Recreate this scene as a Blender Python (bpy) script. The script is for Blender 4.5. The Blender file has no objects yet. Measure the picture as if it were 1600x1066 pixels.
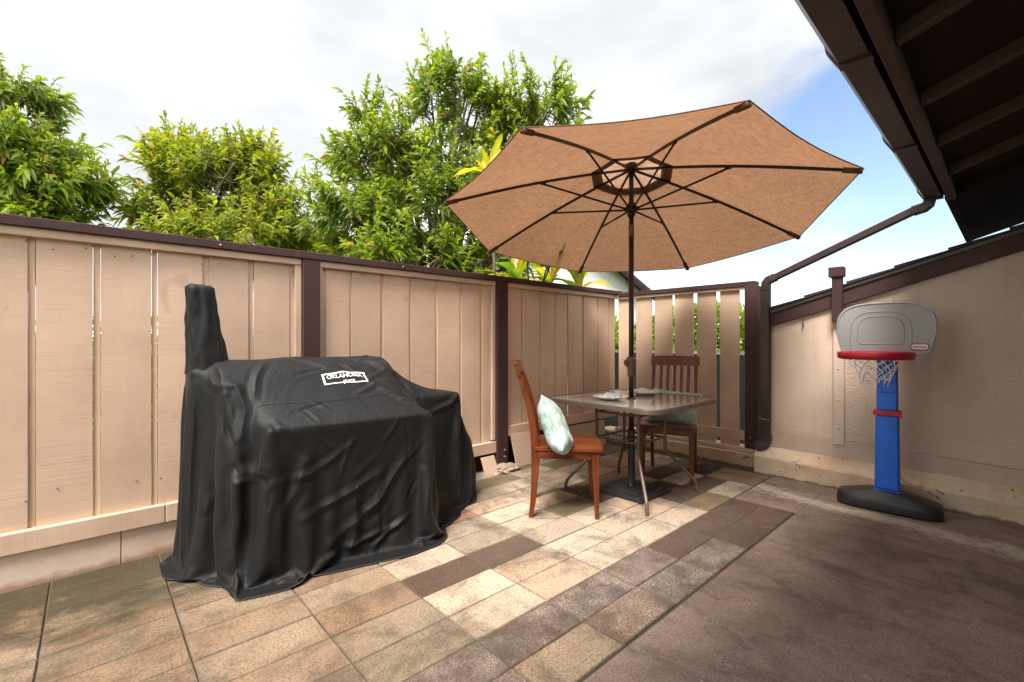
import bpy, bmesh, math, random
import numpy as np
from mathutils import Vector, Matrix, noise
from mathutils.bvhtree import BVHTree

R = math.radians
rnd = random.Random(7)
scene = bpy.context.scene
col = scene.collection

# ------------------------------------------------------------------ camera
CAM_YAW = 47.5
cam_d = bpy.data.cameras.new('camera')
cam = bpy.data.objects.new('camera', cam_d)
col.objects.link(cam)
cam.location = (0, 0, 1.15)
cam.rotation_euler = (R(90), 0, R(CAM_YAW - 90))
cam_d.sensor_width = 36
cam_d.lens = 36 * 720 / 1600
cam_d.clip_start = 0.02
cam_d.clip_end = 3000
scene.camera = cam

# ------------------------------------------------------------------ world
SUN_ELEV, SUN_AZ = 58.0, 204.0         # azimuth measured from +x towards +y
world = bpy.data.worlds.new('World')
scene.world = world
world.use_nodes = True
wn = world.node_tree.nodes
wl = world.node_tree.links
for n in list(wn):
    wn.remove(n)
w_out = wn.new('ShaderNodeOutputWorld')
sky = wn.new('ShaderNodeTexSky')
sky.sky_type = 'NISHITA'
sky.sun_disc = False
sky.sun_elevation = R(SUN_ELEV)
sky.sun_rotation = R(90 - SUN_AZ)
sky.air_density = 1.0
sky.dust_density = 0.6
bg_sky = wn.new('ShaderNodeBackground')
bg_sky.inputs[1].default_value = 0.05
wl.new(sky.outputs[0], bg_sky.inputs[0])
bg_cl = wn.new('ShaderNodeBackground')
bg_cl.inputs[1].default_value = 0.64
tc = wn.new('ShaderNodeTexCoord')
mp = wn.new('ShaderNodeMapping')
mp.inputs['Scale'].default_value = (1.0, 1.0, 2.2)
wl.new(tc.outputs['Generated'], mp.inputs[0])
n1 = wn.new('ShaderNodeTexNoise')
n1.inputs['Scale'].default_value = 2.2
n1.inputs['Detail'].default_value = 7
n1.inputs['Roughness'].default_value = 0.55
n1.inputs['Distortion'].default_value = 0.3
wl.new(mp.outputs[0], n1.inputs['Vector'])
# broken cloud: a clear patch low down in the direction of the far fence corner
dotn = wn.new('ShaderNodeVectorMath')
dotn.operation = 'DOT_PRODUCT'
d_blue = Vector((math.cos(R(8)), math.sin(R(8)), 0.10)).normalized()
dotn.inputs[1].default_value = d_blue
wl.new(tc.outputs['Generated'], dotn.inputs[0])
mr = wn.new('ShaderNodeMapRange')
mr.inputs['From Min'].default_value = 0.80
mr.inputs['From Max'].default_value = 0.985
mr.inputs['To Min'].default_value = 0.42
mr.inputs['To Max'].default_value = -0.16
mr.interpolation_type = 'SMOOTHSTEP'
wl.new(dotn.outputs['Value'], mr.inputs['Value'])
addn = wn.new('ShaderNodeMath')
addn.operation = 'ADD'
wl.new(n1.outputs['Fac'], addn.inputs[0])
wl.new(mr.outputs[0], addn.inputs[1])
ramp = wn.new('ShaderNodeMapRange')
ramp.inputs['From Min'].default_value = 0.44
ramp.inputs['From Max'].default_value = 0.66
ramp.inputs['To Min'].default_value = 0.06
ramp.inputs['To Max'].default_value = 1.0
ramp.interpolation_type = 'SMOOTHSTEP'
wl.new(addn.outputs[0], ramp.inputs['Value'])
n2 = wn.new('ShaderNodeTexNoise')
n2.inputs['Scale'].default_value = 1.7
n2.inputs['Detail'].default_value = 4
n2.inputs['Roughness'].default_value = 0.5
mp2 = wn.new('ShaderNodeMapping')
mp2.inputs['Location'].default_value = (3.3, 1.2, 0.4)
mp2.inputs['Scale'].default_value = (1.0, 1.0, 2.0)
wl.new(tc.outputs['Generated'], mp2.inputs[0])
wl.new(mp2.outputs[0], n2.inputs['Vector'])
crc = wn.new('ShaderNodeValToRGB')
crc.color_ramp.elements[0].position = 0.28
crc.color_ramp.elements[0].color = (0.235, 0.242, 0.25, 1)
crc.color_ramp.elements[1].position = 0.74
_e = crc.color_ramp.elements.new(0.53)
_e.color = (0.36, 0.365, 0.37, 1)
crc.color_ramp.elements[2].color = (2.2, 2.2, 2.2, 1)
wl.new(n2.outputs['Fac'], crc.inputs[0])
wl.new(crc.outputs[0], bg_cl.inputs[0])
mixw = wn.new('ShaderNodeMixShader')
wl.new(ramp.outputs[0], mixw.inputs[0])
wl.new(bg_sky.outputs[0], mixw.inputs[1])
wl.new(bg_cl.outputs[0], mixw.inputs[2])
wl.new(mixw.outputs[0], w_out.inputs[0])

sun_d = bpy.data.lights.new('sun', 'SUN')
sun_d.energy = 1.5
sun_d.angle = R(22)
sun_d.color = (1.0, 0.95, 0.88)
sun_o = bpy.data.objects.new('sun', sun_d)
col.objects.link(sun_o)
sd = Vector((math.cos(R(SUN_AZ)) * math.cos(R(SUN_ELEV)), math.sin(R(SUN_AZ)) * math.cos(R(SUN_ELEV)), math.sin(R(SUN_ELEV))))
sun_o.rotation_euler = sd.to_track_quat('Z', 'Y').to_euler()

scene.view_settings.view_transform = 'Standard'
scene.view_settings.look = 'None'
scene.view_settings.exposure = 2.42
scene.view_settings.gamma = 1
scene.render.engine = 'CYCLES'

# ------------------------------------------------------------------ object helpers
def tag(o, label=None, cat=None, group=None, kind=None):
    if label: o['label'] = label
    if cat: o['category'] = cat
    if group: o['group'] = group
    if kind: o['kind'] = kind
    return o

def empty(name, loc=(0, 0, 0), rz=0, label=None, cat=None, group=None, rot=None):
    o = bpy.data.objects.new(name, None)
    o.empty_display_size = 0.1
    o.location = loc
    o.rotation_euler = rot if rot else (0, 0, rz)
    col.objects.link(o)
    tag(o, label, cat, group)
    return o

def link_mesh(name, me, m, parent=None, loc=None):
    o = bpy.data.objects.new(name, me)
    if m is not None and not me.materials:
        me.materials.append(m)
    if parent: o.parent = parent
    if loc is not None: o.location = loc
    col.objects.link(o)
    return o

def copy_tree(o, parent=None):
    c = o.copy()
    col.objects.link(c)
    c.parent = parent
    for ch in list(o.children):
        copy_tree(ch, c)
    return c

class MB:
    """collects simple solids, then makes one mesh of them"""
    def __init__(self):
        self.v = []; self.f = []; self.smooth = []
    def add(self, vs, fs, smooth=False, M=None):
        b = len(self.v)
        for p in vs:
            self.v.append(tuple(M @ Vector(p)) if M else tuple(p))
        for q in fs:
            self.f.append(tuple(i + b for i in q)); self.smooth.append(smooth)
        return self
    def box(self, x0, y0, z0, x1, y1, z1, M=None):
        vs = [(x0, y0, z0), (x1, y0, z0), (x1, y1, z0), (x0, y1, z0), (x0, y0, z1), (x1, y0, z1), (x1, y1, z1), (x0, y1, z1)]
        fs = [(0, 3, 2, 1), (4, 5, 6, 7), (0, 1, 5, 4), (1, 2, 6, 5), (2, 3, 7, 6), (3, 0, 4, 7)]
        return self.add(vs, fs, False, M)
    def hexa(self, bottom, top):
        """bottom and top: four points each, same order (counter-clockwise from above)"""
        vs = list(bottom) + list(top)
        fs = [(0, 3, 2, 1), (4, 5, 6, 7), (0, 1, 5, 4), (1, 2, 6, 5), (2, 3, 7, 6), (3, 0, 4, 7)]
        return self.add(vs, fs)
    def prism(self, poly, axis, a, b):
        """poly in the two other axes, extruded along axis from a to b"""
        n = len(poly)
        def P(u, v, w):
            return {'x': (w, u, v), 'y': (u, w, v), 'z': (u, v, w)}[axis]
        vs = [P(u, v, a) for u, v in poly] + [P(u, v, b) for u, v in poly]
        fs = [tuple(range(n))[::-1], tuple(range(n, 2 * n))]
        fs += [(i, (i + 1) % n, n + (i + 1) % n, n + i) for i in range(n)]
        return self.add(vs, fs)
    def tube(self, pts, r, n=8, caps=True, closed=False, sq=False, ref=None, M=None, flat=1.0):
        pts = [Vector(p) for p in pts]
        k = len(pts)
        rs = r if isinstance(r, (list, tuple)) else [r] * k
        vs = []; fs = []
        up = Vector(ref) if ref else None
        prev = None
        for i, p in enumerate(pts):
            if closed:
                t = (pts[(i + 1) % k] - pts[i - 1]).normalized()
            else:
                a = pts[max(i - 1, 0)]; b = pts[min(i + 1, k - 1)]
                t = (b - a).normalized()
            if prev is None:
                u = up if up else (Vector((0, 0, 1)) if abs(t.z) < 0.9 else Vector((1, 0, 0)))
            else:
                u = prev
            s = t.cross(u)
            if s.length < 1e-5: s = t.orthogonal()
            s.normalize(); u2 = s.cross(t).normalized(); prev = u2
            off = math.pi / n if sq else 0
            for j in range(n):
                an = 2 * math.pi * j / n + off
                vs.append(p + (s * math.cos(an) * flat + u2 * math.sin(an)) * rs[i])
        seg = k if closed else k - 1
        for i in range(seg):
            for j in range(n):
                a = i * n + j; b = i * n + (j + 1) % n
                c = ((i + 1) % k) * n + (j + 1) % n; d = ((i + 1) % k) * n + j
                fs.append((a, b, c, d))
        if caps and not closed:
            fs.append(tuple(range(n))[::-1]); fs.append(tuple(range((k - 1) * n, k * n)))
        return self.add(vs, fs, not sq, M)
    def lathe(self, prof, n=24, M=None):
        vs = []; fs = []
        for (r, z) in prof:
            for j in range(n):
                a = 2 * math.pi * j / n
                vs.append((r * math.cos(a), r * math.sin(a), z))
        for i in range(len(prof) - 1):
            for j in range(n):
                fs.append((i * n + j, i * n + (j + 1) % n, (i + 1) * n + (j + 1) % n, (i + 1) * n + j))
        fs.append(tuple(range(n))[::-1]); fs.append(tuple(range((len(prof) - 1) * n, len(prof) * n)))
        return self.add(vs, fs, True, M)
    def mesh(self, name):
        me = bpy.data.meshes.new(name)
        me.from_pydata(self.v, [], self.f)
        me.polygons.foreach_set('use_smooth', self.smooth)
        me.update()
        return me
    def build(self, name, m, parent=None, bevel=0, seg=2, loc=None, auto=True):
        me = self.mesh(name)
        bm = bmesh.new(); bm.from_mesh(me)
        bmesh.ops.recalc_face_normals(bm, faces=bm.faces[:])
        bm.to_mesh(me); bm.free()
        o = link_mesh(name, me, m, parent, loc)
        if bevel:
            b = o.modifiers.new('bevel', 'BEVEL'); b.width = bevel; b.segments = seg
            b.limit_method = 'ANGLE'; b.angle_limit = R(40)
        return o

def fast_mesh(name, V, F4, m, parent=None, colors=None, smooth=False):
    """V (n,3) array, F4 (k,4) array of quads, one colour per face corner (from vertices)"""
    me = bpy.data.meshes.new(name)
    V = np.asarray(V, dtype=np.float32); F4 = np.asarray(F4, dtype=np.int32)
    me.vertices.add(len(V)); me.vertices.foreach_set('co', V.ravel())
    me.loops.add(F4.size); me.loops.foreach_set('vertex_index', F4.ravel())
    me.polygons.add(len(F4))
    me.polygons.foreach_set('loop_start', np.arange(0, F4.size, F4.shape[1], dtype=np.int32))
    if smooth: me.polygons.foreach_set('use_smooth', np.ones(len(F4), dtype=bool))
    me.update(calc_edges=True)
    if colors is not None:
        at = me.color_attributes.new('tint', 'FLOAT_COLOR', 'POINT')
        at.data.foreach_set('color', np.asarray(colors, dtype=np.float32).ravel())
    return link_mesh(name, me, m, parent)

# ------------------------------------------------------------------ material helpers
def mat(name, rough=0.6, metallic=0.0, spec=0.5):
    m = bpy.data.materials.new(name)
    m.use_nodes = True
    nt = m.node_tree
    b = nt.nodes['Principled BSDF']
    b.inputs['Roughness'].default_value = rough
    b.inputs['Metallic'].default_value = metallic
    b.inputs['Specular IOR Level'].default_value = spec
    return m, nt, b

def N(nt, t, **kw):
    n = nt.nodes.new(t)
    for k, v in kw.items():
        if k.startswith('i_'):
            key = k[2:].replace('_', ' ')
            n.inputs[key].default_value = v
        else:
            setattr(n, k, v)
    return n

def coords(nt, scale=(1, 1, 1), kind='Object', loc=(0, 0, 0), rand=0):
    t = N(nt, 'ShaderNodeTexCoord')
    mpn = N(nt, 'ShaderNodeMapping')
    mpn.inputs['Scale'].default_value = scale
    mpn.inputs['Location'].default_value = loc
    if kind == 'World':
        g = N(nt, 'ShaderNodeNewGeometry')
        nt.links.new(g.outputs['Position'], mpn.inputs[0])
    elif rand:
        oi = N(nt, 'ShaderNodeObjectInfo')
        mu = N(nt, 'ShaderNodeMath', operation='MULTIPLY'); mu.inputs[1].default_value = rand
        nt.links.new(oi.outputs['Random'], mu.inputs[0])
        cb = N(nt, 'ShaderNodeCombineXYZ')
        for i in range(3): nt.links.new(mu.outputs[0], cb.inputs[i])
        ad = N(nt, 'ShaderNodeVectorMath', operation='ADD')
        nt.links.new(t.outputs[kind], ad.inputs[0]); nt.links.new(cb.outputs[0], ad.inputs[1])
        nt.links.new(ad.outputs[0], mpn.inputs[0])
    else:
        nt.links.new(t.outputs[kind], mpn.inputs[0])
    return mpn.outputs[0]

def noise_n(nt, vec, scale, detail=4, rough=0.5, dist=0.0):
    n = N(nt, 'ShaderNodeTexNoise')
    n.inputs['Scale'].default_value = scale
    n.inputs['Detail'].default_value = detail
    n.inputs['Roughness'].default_value = rough
    n.inputs['Distortion'].default_value = dist
    nt.links.new(vec, n.inputs['Vector'])
    return n.outputs['Fac']

def rampn(nt, fac, stops):
    r = N(nt, 'ShaderNodeValToRGB')
    e = r.color_ramp.elements
    while len(e) < len(stops): e.new(0.5)
    for i, (p, c) in enumerate(stops):
        e[i].position = p
        e[i].color = (c, c, c, 1) if isinstance(c, (int, float)) else (*c, 1)
    nt.links.new(fac, r.inputs[0])
    return r.outputs[0]

def mix(nt, fac, a, b, blend='MIX'):
    m = N(nt, 'ShaderNodeMix', data_type='RGBA', blend_type=blend)
    for i, x in ((0, fac), (6, a), (7, b)):
        if isinstance(x, (int, float)): m.inputs[i].default_value = x
        elif isinstance(x, tuple): m.inputs[i].default_value = (*x, 1)
        else: nt.links.new(x, m.inputs[i])
    return m.outputs[2]

def mathn(nt, op, a, b=None, c=None):
    m = N(nt, 'ShaderNodeMath', operation=op)
    for i, x in enumerate((a, b, c)):
        if x is None: continue
        if isinstance(x, (int, float)): m.inputs[i].default_value = x
        else: nt.links.new(x, m.inputs[i])
    return m.outputs[0]

def bump(nt, b, h, strength=0.3, dist=0.01):
    bn = N(nt, 'ShaderNodeBump')
    bn.inputs['Strength'].default_value = strength
    bn.inputs['Distance'].default_value = dist
    nt.links.new(h, bn.inputs['Height'])
    nt.links.new(bn.outputs[0], b.inputs['Normal'])

def setc(nt, b, c):
    nt.links.new(c, b.inputs['Base Color'])

def world_xyz(nt):
    g = N(nt, 'ShaderNodeNewGeometry'); s = N(nt, 'ShaderNodeSeparateXYZ')
    nt.links.new(g.outputs['Position'], s.inputs[0])
    return s.outputs

def maprange(nt, v, a, b, c=0.0, d=1.0):
    m = N(nt, 'ShaderNodeMapRange')
    m.inputs['From Min'].default_value = a; m.inputs['From Max'].default_value = b
    m.inputs['To Min'].default_value = c; m.inputs['To Max'].default_value = d
    nt.links.new(v, m.inputs['Value'])
    return m.outputs[0]

# ------------------------------------------------------------------ materials
def painted_wood(name, c, rough=0.75, grain_axis='z', wear=0.5, var=0.10):
    m, nt, b = mat(name, rough, spec=0.3)
    sc = {'z': (22, 22, 1.3), 'x': (1.3, 22, 22), 'y': (22, 1.3, 22)}[grain_axis]
    v = coords(nt, sc, rand=9)
    g = noise_n(nt, v, 1.0, 6, 0.6, 0.4)
    # saw marks run across the board
    sv = {'z': (1.5, 1.5, 120), 'x': (120, 1.5, 1.5), 'y': (1.5, 120, 1.5)}[grain_axis]
    s = noise_n(nt, coords(nt, sv, rand=5), 1.0, 3, 0.7)
    big = noise_n(nt, coords(nt, (1.6, 1.6, 1.6), rand=7), 1.0, 4, 0.6)
    oi = N(nt, 'ShaderNodeObjectInfo')
    dark = tuple(x * 0.80 for x in c)
    lite = tuple(min(1, x * 1.10) for x in c)
    cc = mix(nt, rampn(nt, big, [(0.3, 0.0), (0.7, 1.0)]), dark, lite)
    cc = mix(nt, rampn(nt, g, [(0.28, 0.12), (0.45, 0.0)]), cc, tuple(x * 0.55 for x in c))
    cc = mix(nt, rampn(nt, s, [(0.30, 0.22), (0.55, 0.0)]), cc, tuple(x * 0.6 for x in c))
    # rusty nail stains and knots
    sp = noise_n(nt, coords(nt, (7, 7, 5), rand=13), 1.0, 2, 0.5, 0.6)
    cc = mix(nt, rampn(nt, sp, [(0.70, 0.0), (0.77, wear)]), cc, (0.26, 0.13, 0.07))
    cc = mix(nt, 1.0, cc, rampn(nt, oi.outputs['Random'], [(0, 1 - var), (1, 1.0)]), 'MULTIPLY')
    setc(nt, b, cc)
    h = mathn(nt, 'ADD', mathn(nt, 'MULTIPLY', g, 0.6), mathn(nt, 'MULTIPLY', s, 0.5))
    bump(nt, b, h, 0.45, 0.004)
    return m

BEIGE = (0.67, 0.475, 0.345)
M = {}
M['fence'] = painted_wood('fence paint', BEIGE, var=0.13, wear=0.22)
M['fence_x'] = painted_wood('fence paint rail', BEIGE, grain_axis='x')
M['fence_y'] = painted_wood('fence paint rail far', BEIGE, grain_axis='y')
BROWN = (0.066, 0.030, 0.029)
M['brown'] = painted_wood('brown trim post', BROWN, 0.7, wear=0.2)
M['brown_x'] = painted_wood('brown trim along', BROWN, 0.7, 'x', wear=0.2)
M['brown_y'] = painted_wood('brown trim across', BROWN, 0.7, 'y', wear=0.2)

def m_stucco(name, c, sc=60, st=0.7):
    m, nt, b = mat(name, 0.9, spec=0.2)
    v = coords(nt, (1, 1, 1), 'World')
    vo = N(nt, 'ShaderNodeTexVoronoi', feature='SMOOTH_F1'); vo.inputs['Scale'].default_value = sc
    vo.inputs['Smoothness'].default_value = 0.6
    w = noise_n(nt, v, 25, 3)
    ad = N(nt, 'ShaderNodeVectorMath', operation='ADD')
    nt.links.new(v, ad.inputs[0])
    cb = N(nt, 'ShaderNodeCombineXYZ')
    for i in range(3): nt.links.new(mathn(nt, 'MULTIPLY', w, 0.03), cb.inputs[i])
    nt.links.new(cb.outputs[0], ad.inputs[1]); nt.links.new(ad.outputs[0], vo.inputs['Vector'])
    n = noise_n(nt, v, 90, 5, 0.6)
    h = mathn(nt, 'ADD', vo.outputs['Distance'], mathn(nt, 'MULTIPLY', n, 0.8))
    bump(nt, b, h, st, 0.012)
    big = noise_n(nt, v, 2.2, 5, 0.6)
    cc = mix(nt, rampn(nt, big, [(0.3, 0.0), (0.7, 1.0)]), tuple(x * 0.86 for x in c), tuple(x * 1.06 for x in c))
    # scuffs
    s = noise_n(nt, coords(nt, (3, 5, 2.0), 'World', (3.1, 0.4, 0)), 1.5, 6, 0.7, 0.8)
    cc = mix(nt, rampn(nt, s, [(0.68, 0.0), (0.78, 0.45)]), cc, (0.17, 0.13, 0.11))
    # vertical dirt runs
    r = noise_n(nt, coords(nt, (1, 14, 0.8), 'World'), 1.0, 4, 0.6)
    cc = mix(nt, rampn(nt, r, [(0.55, 0.0), (0.8, 0.22)]), cc, (0.25, 0.17, 0.12))
    setc(nt, b, cc)
    return m
M['stucco'] = m_stucco('rough stucco', (0.62, 0.485, 0.39), 105, 0.55)
M['stucco_smooth'] = m_stucco('light stucco', (0.61, 0.475, 0.38), 95, 0.18)
M['baseboard'] = m_stucco('painted base board', (0.52, 0.41, 0.33), 120, 0.08)

def m_kerb():
    m, nt, b = mat('painted concrete', 0.9, spec=0.2)
    v = coords(nt, (1, 1, 1), 'World')
    big = noise_n(nt, v, 3.5, 6, 0.65, 0.3)
    fine = noise_n(nt, v, 70, 5, 0.7)
    cc = mix(nt, rampn(nt, big, [(0.32, 0.0), (0.62, 1.0)]), (0.50, 0.33, 0.19), (0.62, 0.50, 0.38))
    cc = mix(nt, rampn(nt, fine, [(0.30, 0.5), (0.45, 0.0)]), cc, (0.24, 0.17, 0.12))
    ch = noise_n(nt, coords(nt, (9, 9, 14), 'World'), 1.0, 3, 0.6, 1.0)
    cc = mix(nt, rampn(nt, ch, [(0.655, 0.0), (0.69, 0.85)]), cc, (0.08, 0.055, 0.04))
    x, y, z = world_xyz(nt)
    edge = noise_n(nt, v, 14, 4, 0.7)
    low = mathn(nt, 'SUBTRACT', maprange(nt, z, 0.0, 0.06, 1.0, 0.0), mathn(nt, 'MULTIPLY', edge, 1.0))
    cc = mix(nt, rampn(nt, low, [(0.12, 0.0), (0.38, 0.85)]), cc, (0.10, 0.085, 0.05))
    setc(nt, b, cc)
    bump(nt, b, mathn(nt, 'ADD', big, mathn(nt, 'MULTIPLY', fine, 0.4)), 0.6, 0.012)
    return m
M['kerb'] = m_kerb()
def m_basewall():
    m, nt, b = mat('painted base wall', 0.85, spec=0.25)
    v = coords(nt, (1, 1, 1), 'World')
    big = noise_n(nt, v, 3.0, 6, 0.6, 0.3)
    fine = noise_n(nt, v, 60, 4, 0.7)
    cc = mix(nt, rampn(nt, big, [(0.35, 0.0), (0.65, 1.0)]), (0.60, 0.43, 0.32), (0.70, 0.56, 0.45))
    x, y, z = world_xyz(nt)
    low = mathn(nt, 'SUBTRACT', maprange(nt, z, 0.0, 0.09, 1.0, 0.0), noise_n(nt, v, 9, 5, 0.7))
    cc = mix(nt, rampn(nt, low, [(0.05, 0.0), (0.4, 0.75)]), cc, (0.27, 0.13, 0.08))
    cc = mix(nt, rampn(nt, fine, [(0.28, 0.35), (0.42, 0.0)]), cc, (0.3, 0.2, 0.14))
    setc(nt, b, cc)
    bump(nt, b, mathn(nt, 'ADD', big, mathn(nt, 'MULTIPLY', fine, 0.3)), 0.4, 0.006)
    return m
M['basewall'] = m_basewall()

DX, DY = 0.397, 0.1985
def m_paver():
    m, nt, b = mat('concrete paver', 0.93, spec=0.2)
    oi = N(nt, 'ShaderNodeObjectInfo')
    v = coords(nt, (1, 1, 1), 'World')
    cell = coords(nt, (1, 1, 1), 'Object', rand=37)
    fine = noise_n(nt, v, 95, 7, 0.9)
    mid = noise_n(nt, cell, 7, 6, 0.65, 0.2)
    mid2 = noise_n(nt, coords(nt, (1, 1, 1), 'Object', (4, 1, 2), rand=21), 4.5, 5, 0.6)
    base = oi.outputs['Color']
    # the red channel of the object's colour drives nothing: the colour is the paver's own
    cc = mix(nt, rampn(nt, mid, [(0.35, 0.0), (0.68, 0.55)]), base, mix(nt, 1.0, base, (1.25, 1.16, 1.05), 'MULTIPLY'))
    cc = mix(nt, rampn(nt, mid2, [(0.48, 0.0), (0.72, 0.45)]), cc, mix(nt, 1.0, base, (1.05, 0.76, 0.60), 'MULTIPLY'))
    # worn paint: aggregate shows through where alpha is high
    agg = noise_n(nt, v, 240, 2, 0.9)
    worn = mathn(nt, 'MULTIPLY', rampn(nt, mid, [(0.40, 0.0), (0.62, 1.0)]), oi.outputs['Alpha'])
    cc = mix(nt, mathn(nt, 'MULTIPLY', rampn(nt, agg, [(0.50, 0.0), (0.58, 1.0)]), worn), cc, (0.58, 0.50, 0.42))
    # pits
    cc = mix(nt, rampn(nt, fine, [(0.40, 0.95), (0.52, 0.0)]), cc, mix(nt, 1.0, cc, (0.34, 0.29, 0.25), 'MULTIPLY'))
    # black mould in soft blotches, and heavier along the fence foot
    mo = noise_n(nt, v, 3.1, 7, 0.72, 0.5)
    cc = mix(nt, rampn(nt, mo, [(0.47, 0.0), (0.66, 0.80)]), cc, (0.085, 0.070, 0.050))
    x, y, z = world_xyz(nt)
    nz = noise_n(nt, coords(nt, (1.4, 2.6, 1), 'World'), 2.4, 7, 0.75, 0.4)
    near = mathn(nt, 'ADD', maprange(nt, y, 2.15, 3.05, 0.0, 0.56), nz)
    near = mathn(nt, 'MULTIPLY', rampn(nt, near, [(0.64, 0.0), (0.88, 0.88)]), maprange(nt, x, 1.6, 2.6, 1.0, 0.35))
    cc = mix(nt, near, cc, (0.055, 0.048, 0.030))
    # left part of the terrace is browner with dust
    dirt = mathn(nt, 'MULTIPLY', maprange(nt, x, 0.6, 1.8, 0.9, 0.0), rampn(nt, noise_n(nt, v, 1.3, 4, 0.6), [(0.3, 0.5), (0.6, 1.0)]))
    cc = mix(nt, dirt, cc, mix(nt, 1.0, cc, (0.72, 0.62, 0.50), 'MULTIPLY'))
    ob = N(nt, 'ShaderNodeTexCoord'); so_ = N(nt, 'ShaderNodeSeparateXYZ'); nt.links.new(ob.outputs['Object'], so_.inputs[0])
    ex = mathn(nt, 'SUBTRACT', DX / 2, mathn(nt, 'ABSOLUTE', so_.outputs[0])); ey = mathn(nt, 'SUBTRACT', DY / 2, mathn(nt, 'ABSOLUTE', so_.outputs[1]))
    ed = mathn(nt, 'MINIMUM', ex, ey)
    en = noise_n(nt, v, 45, 5, 0.75)
    eg = mathn(nt, 'ADD', maprange(nt, ed, 0.002, 0.014, 0.40, 0.0), mathn(nt, 'MULTIPLY', en, 0.55))
    cc = mix(nt, rampn(nt, eg, [(0.44, 0.0), (0.66, 0.60)]), cc, (0.12, 0.095, 0.066))
    setc(nt, b, cc)
    h = mathn(nt, 'ADD', mathn(nt, 'MULTIPLY', fine, 0.8), mathn(nt, 'MULTIPLY', mid, 0.6))
    bump(nt, b, h, 0.5, 0.004)
    return m
M['paver'] = m_paver()

def m_slab():
    m, nt, b = mat('worn brown painted slab', 0.8, spec=0.3)
    v = coords(nt, (1, 1, 1), 'World')
    big = noise_n(nt, v, 2.1, 9, 0.75, 0.7)
    st = noise_n(nt, coords(nt, (3.0, 1.6, 1), 'World'), 2.2, 8, 0.75, 0.8)
    fine = noise_n(nt, v, 110, 6, 0.8)
    cc = mix(nt, rampn(nt, big, [(0.32, 0.0), (0.68, 1.0)]), (0.15, 0.101, 0.079), (0.33, 0.233, 0.183))
    cc = mix(nt, rampn(nt, st, [(0.34, 0.75), (0.52, 0.0)]), cc, (0.085, 0.060, 0.054))
    cc = mix(nt, rampn(nt, st, [(0.55, 0.0), (0.75, 0.35)]), cc, (0.33, 0.245, 0.195))
    cc = mix(nt, rampn(nt, fine, [(0.38, 0.75), (0.52, 0.0)]), cc, (0.055, 0.040, 0.035))
    cc = mix(nt, rampn(nt, noise_n(nt, v, 300, 2, 0.8), [(0.60, 0.0), (0.70, 0.6)]), cc, (0.36, 0.29, 0.24))
    # bare, chalky streaks where the paint has flaked, a band in front of the wall
    x, y, z = world_xyz(nt)
    a = noise_n(nt, coords(nt, (7, 1.6, 1), 'World'), 2.0, 8, 0.8, 0.7)
    wob = mathn(nt, 'MULTIPLY', noise_n(nt, v, 2.0, 3), 0.35)
    xx = mathn(nt, 'ADD', x, wob)
    # band follows a line that comes off the wall towards the viewer
    line = mathn(nt, 'ADD', xx, mathn(nt, 'MULTIPLY', y, -0.10))
    band = mathn(nt, 'SUBTRACT', 1.0, mathn(nt, 'ABSOLUTE', mathn(nt, 'MULTIPLY', mathn(nt, 'SUBTRACT', line, 3.88), 3.4)))
    br = noise_n(nt, coords(nt, (16, 7, 1), 'World'), 3.0, 5, 0.8, 0.4)
    f = mathn(nt, 'ADD', mathn(nt, 'MULTIPLY', band, 0.26), mathn(nt, 'MULTIPLY', mathn(nt, 'ADD', a, br), 0.5))
    cc = mix(nt, rampn(nt, f, [(0.66, 0.0), (0.74, 0.85)]), cc, (0.50, 0.42, 0.33))
    # few scratches elsewhere
    sc = noise_n(nt, coords(nt, (60, 8, 1), 'World', (2, 5, 0)), 0.9, 3, 0.6, 1.2)
    cc = mix(nt, rampn(nt, sc, [(0.70, 0.0), (0.73, 0.85)]), cc, (0.50, 0.42, 0.35))
    setc(nt, b, cc)
    nt.links.new(rampn(nt, big, [(0.3, 0.62), (0.7, 0.9)]), b.inputs['Roughness'])
    bump(nt, b, mathn(nt, 'ADD', mathn(nt, 'MULTIPLY', fine, 0.5), mathn(nt, 'ADD', big, f)), 0.35, 0.006)
    return m
M['slab'] = m_slab()

def m_simple(name, c, rough=0.6, metallic=0.0, spec=0.5, sc=40, var=0.25, bs=0.15, bd=0.002, rand=11, coat=0):
    m, nt, b = mat(name, rough, metallic, spec)
    v = coords(nt, (1, 1, 1), 'Object', rand=rand)
    n = noise_n(nt, v, sc, 5, 0.65)
    n2 = noise_n(nt, v, sc * 0.12, 4, 0.6)
    cc = mix(nt, rampn(nt, n, [(0.3, 0.0), (0.7, 1.0)]), tuple(x * (1 - var) for x in c), tuple(min(1, x * (1 + var * 0.5)) for x in c))
    cc = mix(nt, rampn(nt, n2, [(0.35, 0.35), (0.6, 0.0)]), cc, tuple(x * (1 - var) for x in c))
    setc(nt, b, cc)
    nt.links.new(rampn(nt, n2, [(0.3, max(0, rough - 0.08)), (0.7, min(1, rough + 0.10))]), b.inputs['Roughness'])
    if bs: bump(nt, b, n, bs, bd)
    if coat: b.inputs['Coat Weight'].default_value = coat
    return m
M['joint'] = m_simple('joint sand', (0.06, 0.05, 0.035), 0.95, sc=60)
M['soil'] = m_simple('soil', (0.07, 0.05, 0.035), 0.95, sc=30, bs=0.8, bd=0.02)
M['rubble'] = m_simple('broken concrete', (0.40, 0.31, 0.23), 0.95, sc=25, bs=0.9, bd=0.02)
M['bolt'] = m_simple('bolt', (0.10, 0.07, 0.07), 0.4, 0.6)
M['umb_pole'] = m_simple('bronze pole', (0.050, 0.024, 0.018), 0.35, 0.5, sc=20)
M['umb_light'] = m_simple('brown crank plastic', (0.16, 0.095, 0.065), 0.45, 0.1, sc=20)
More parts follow.
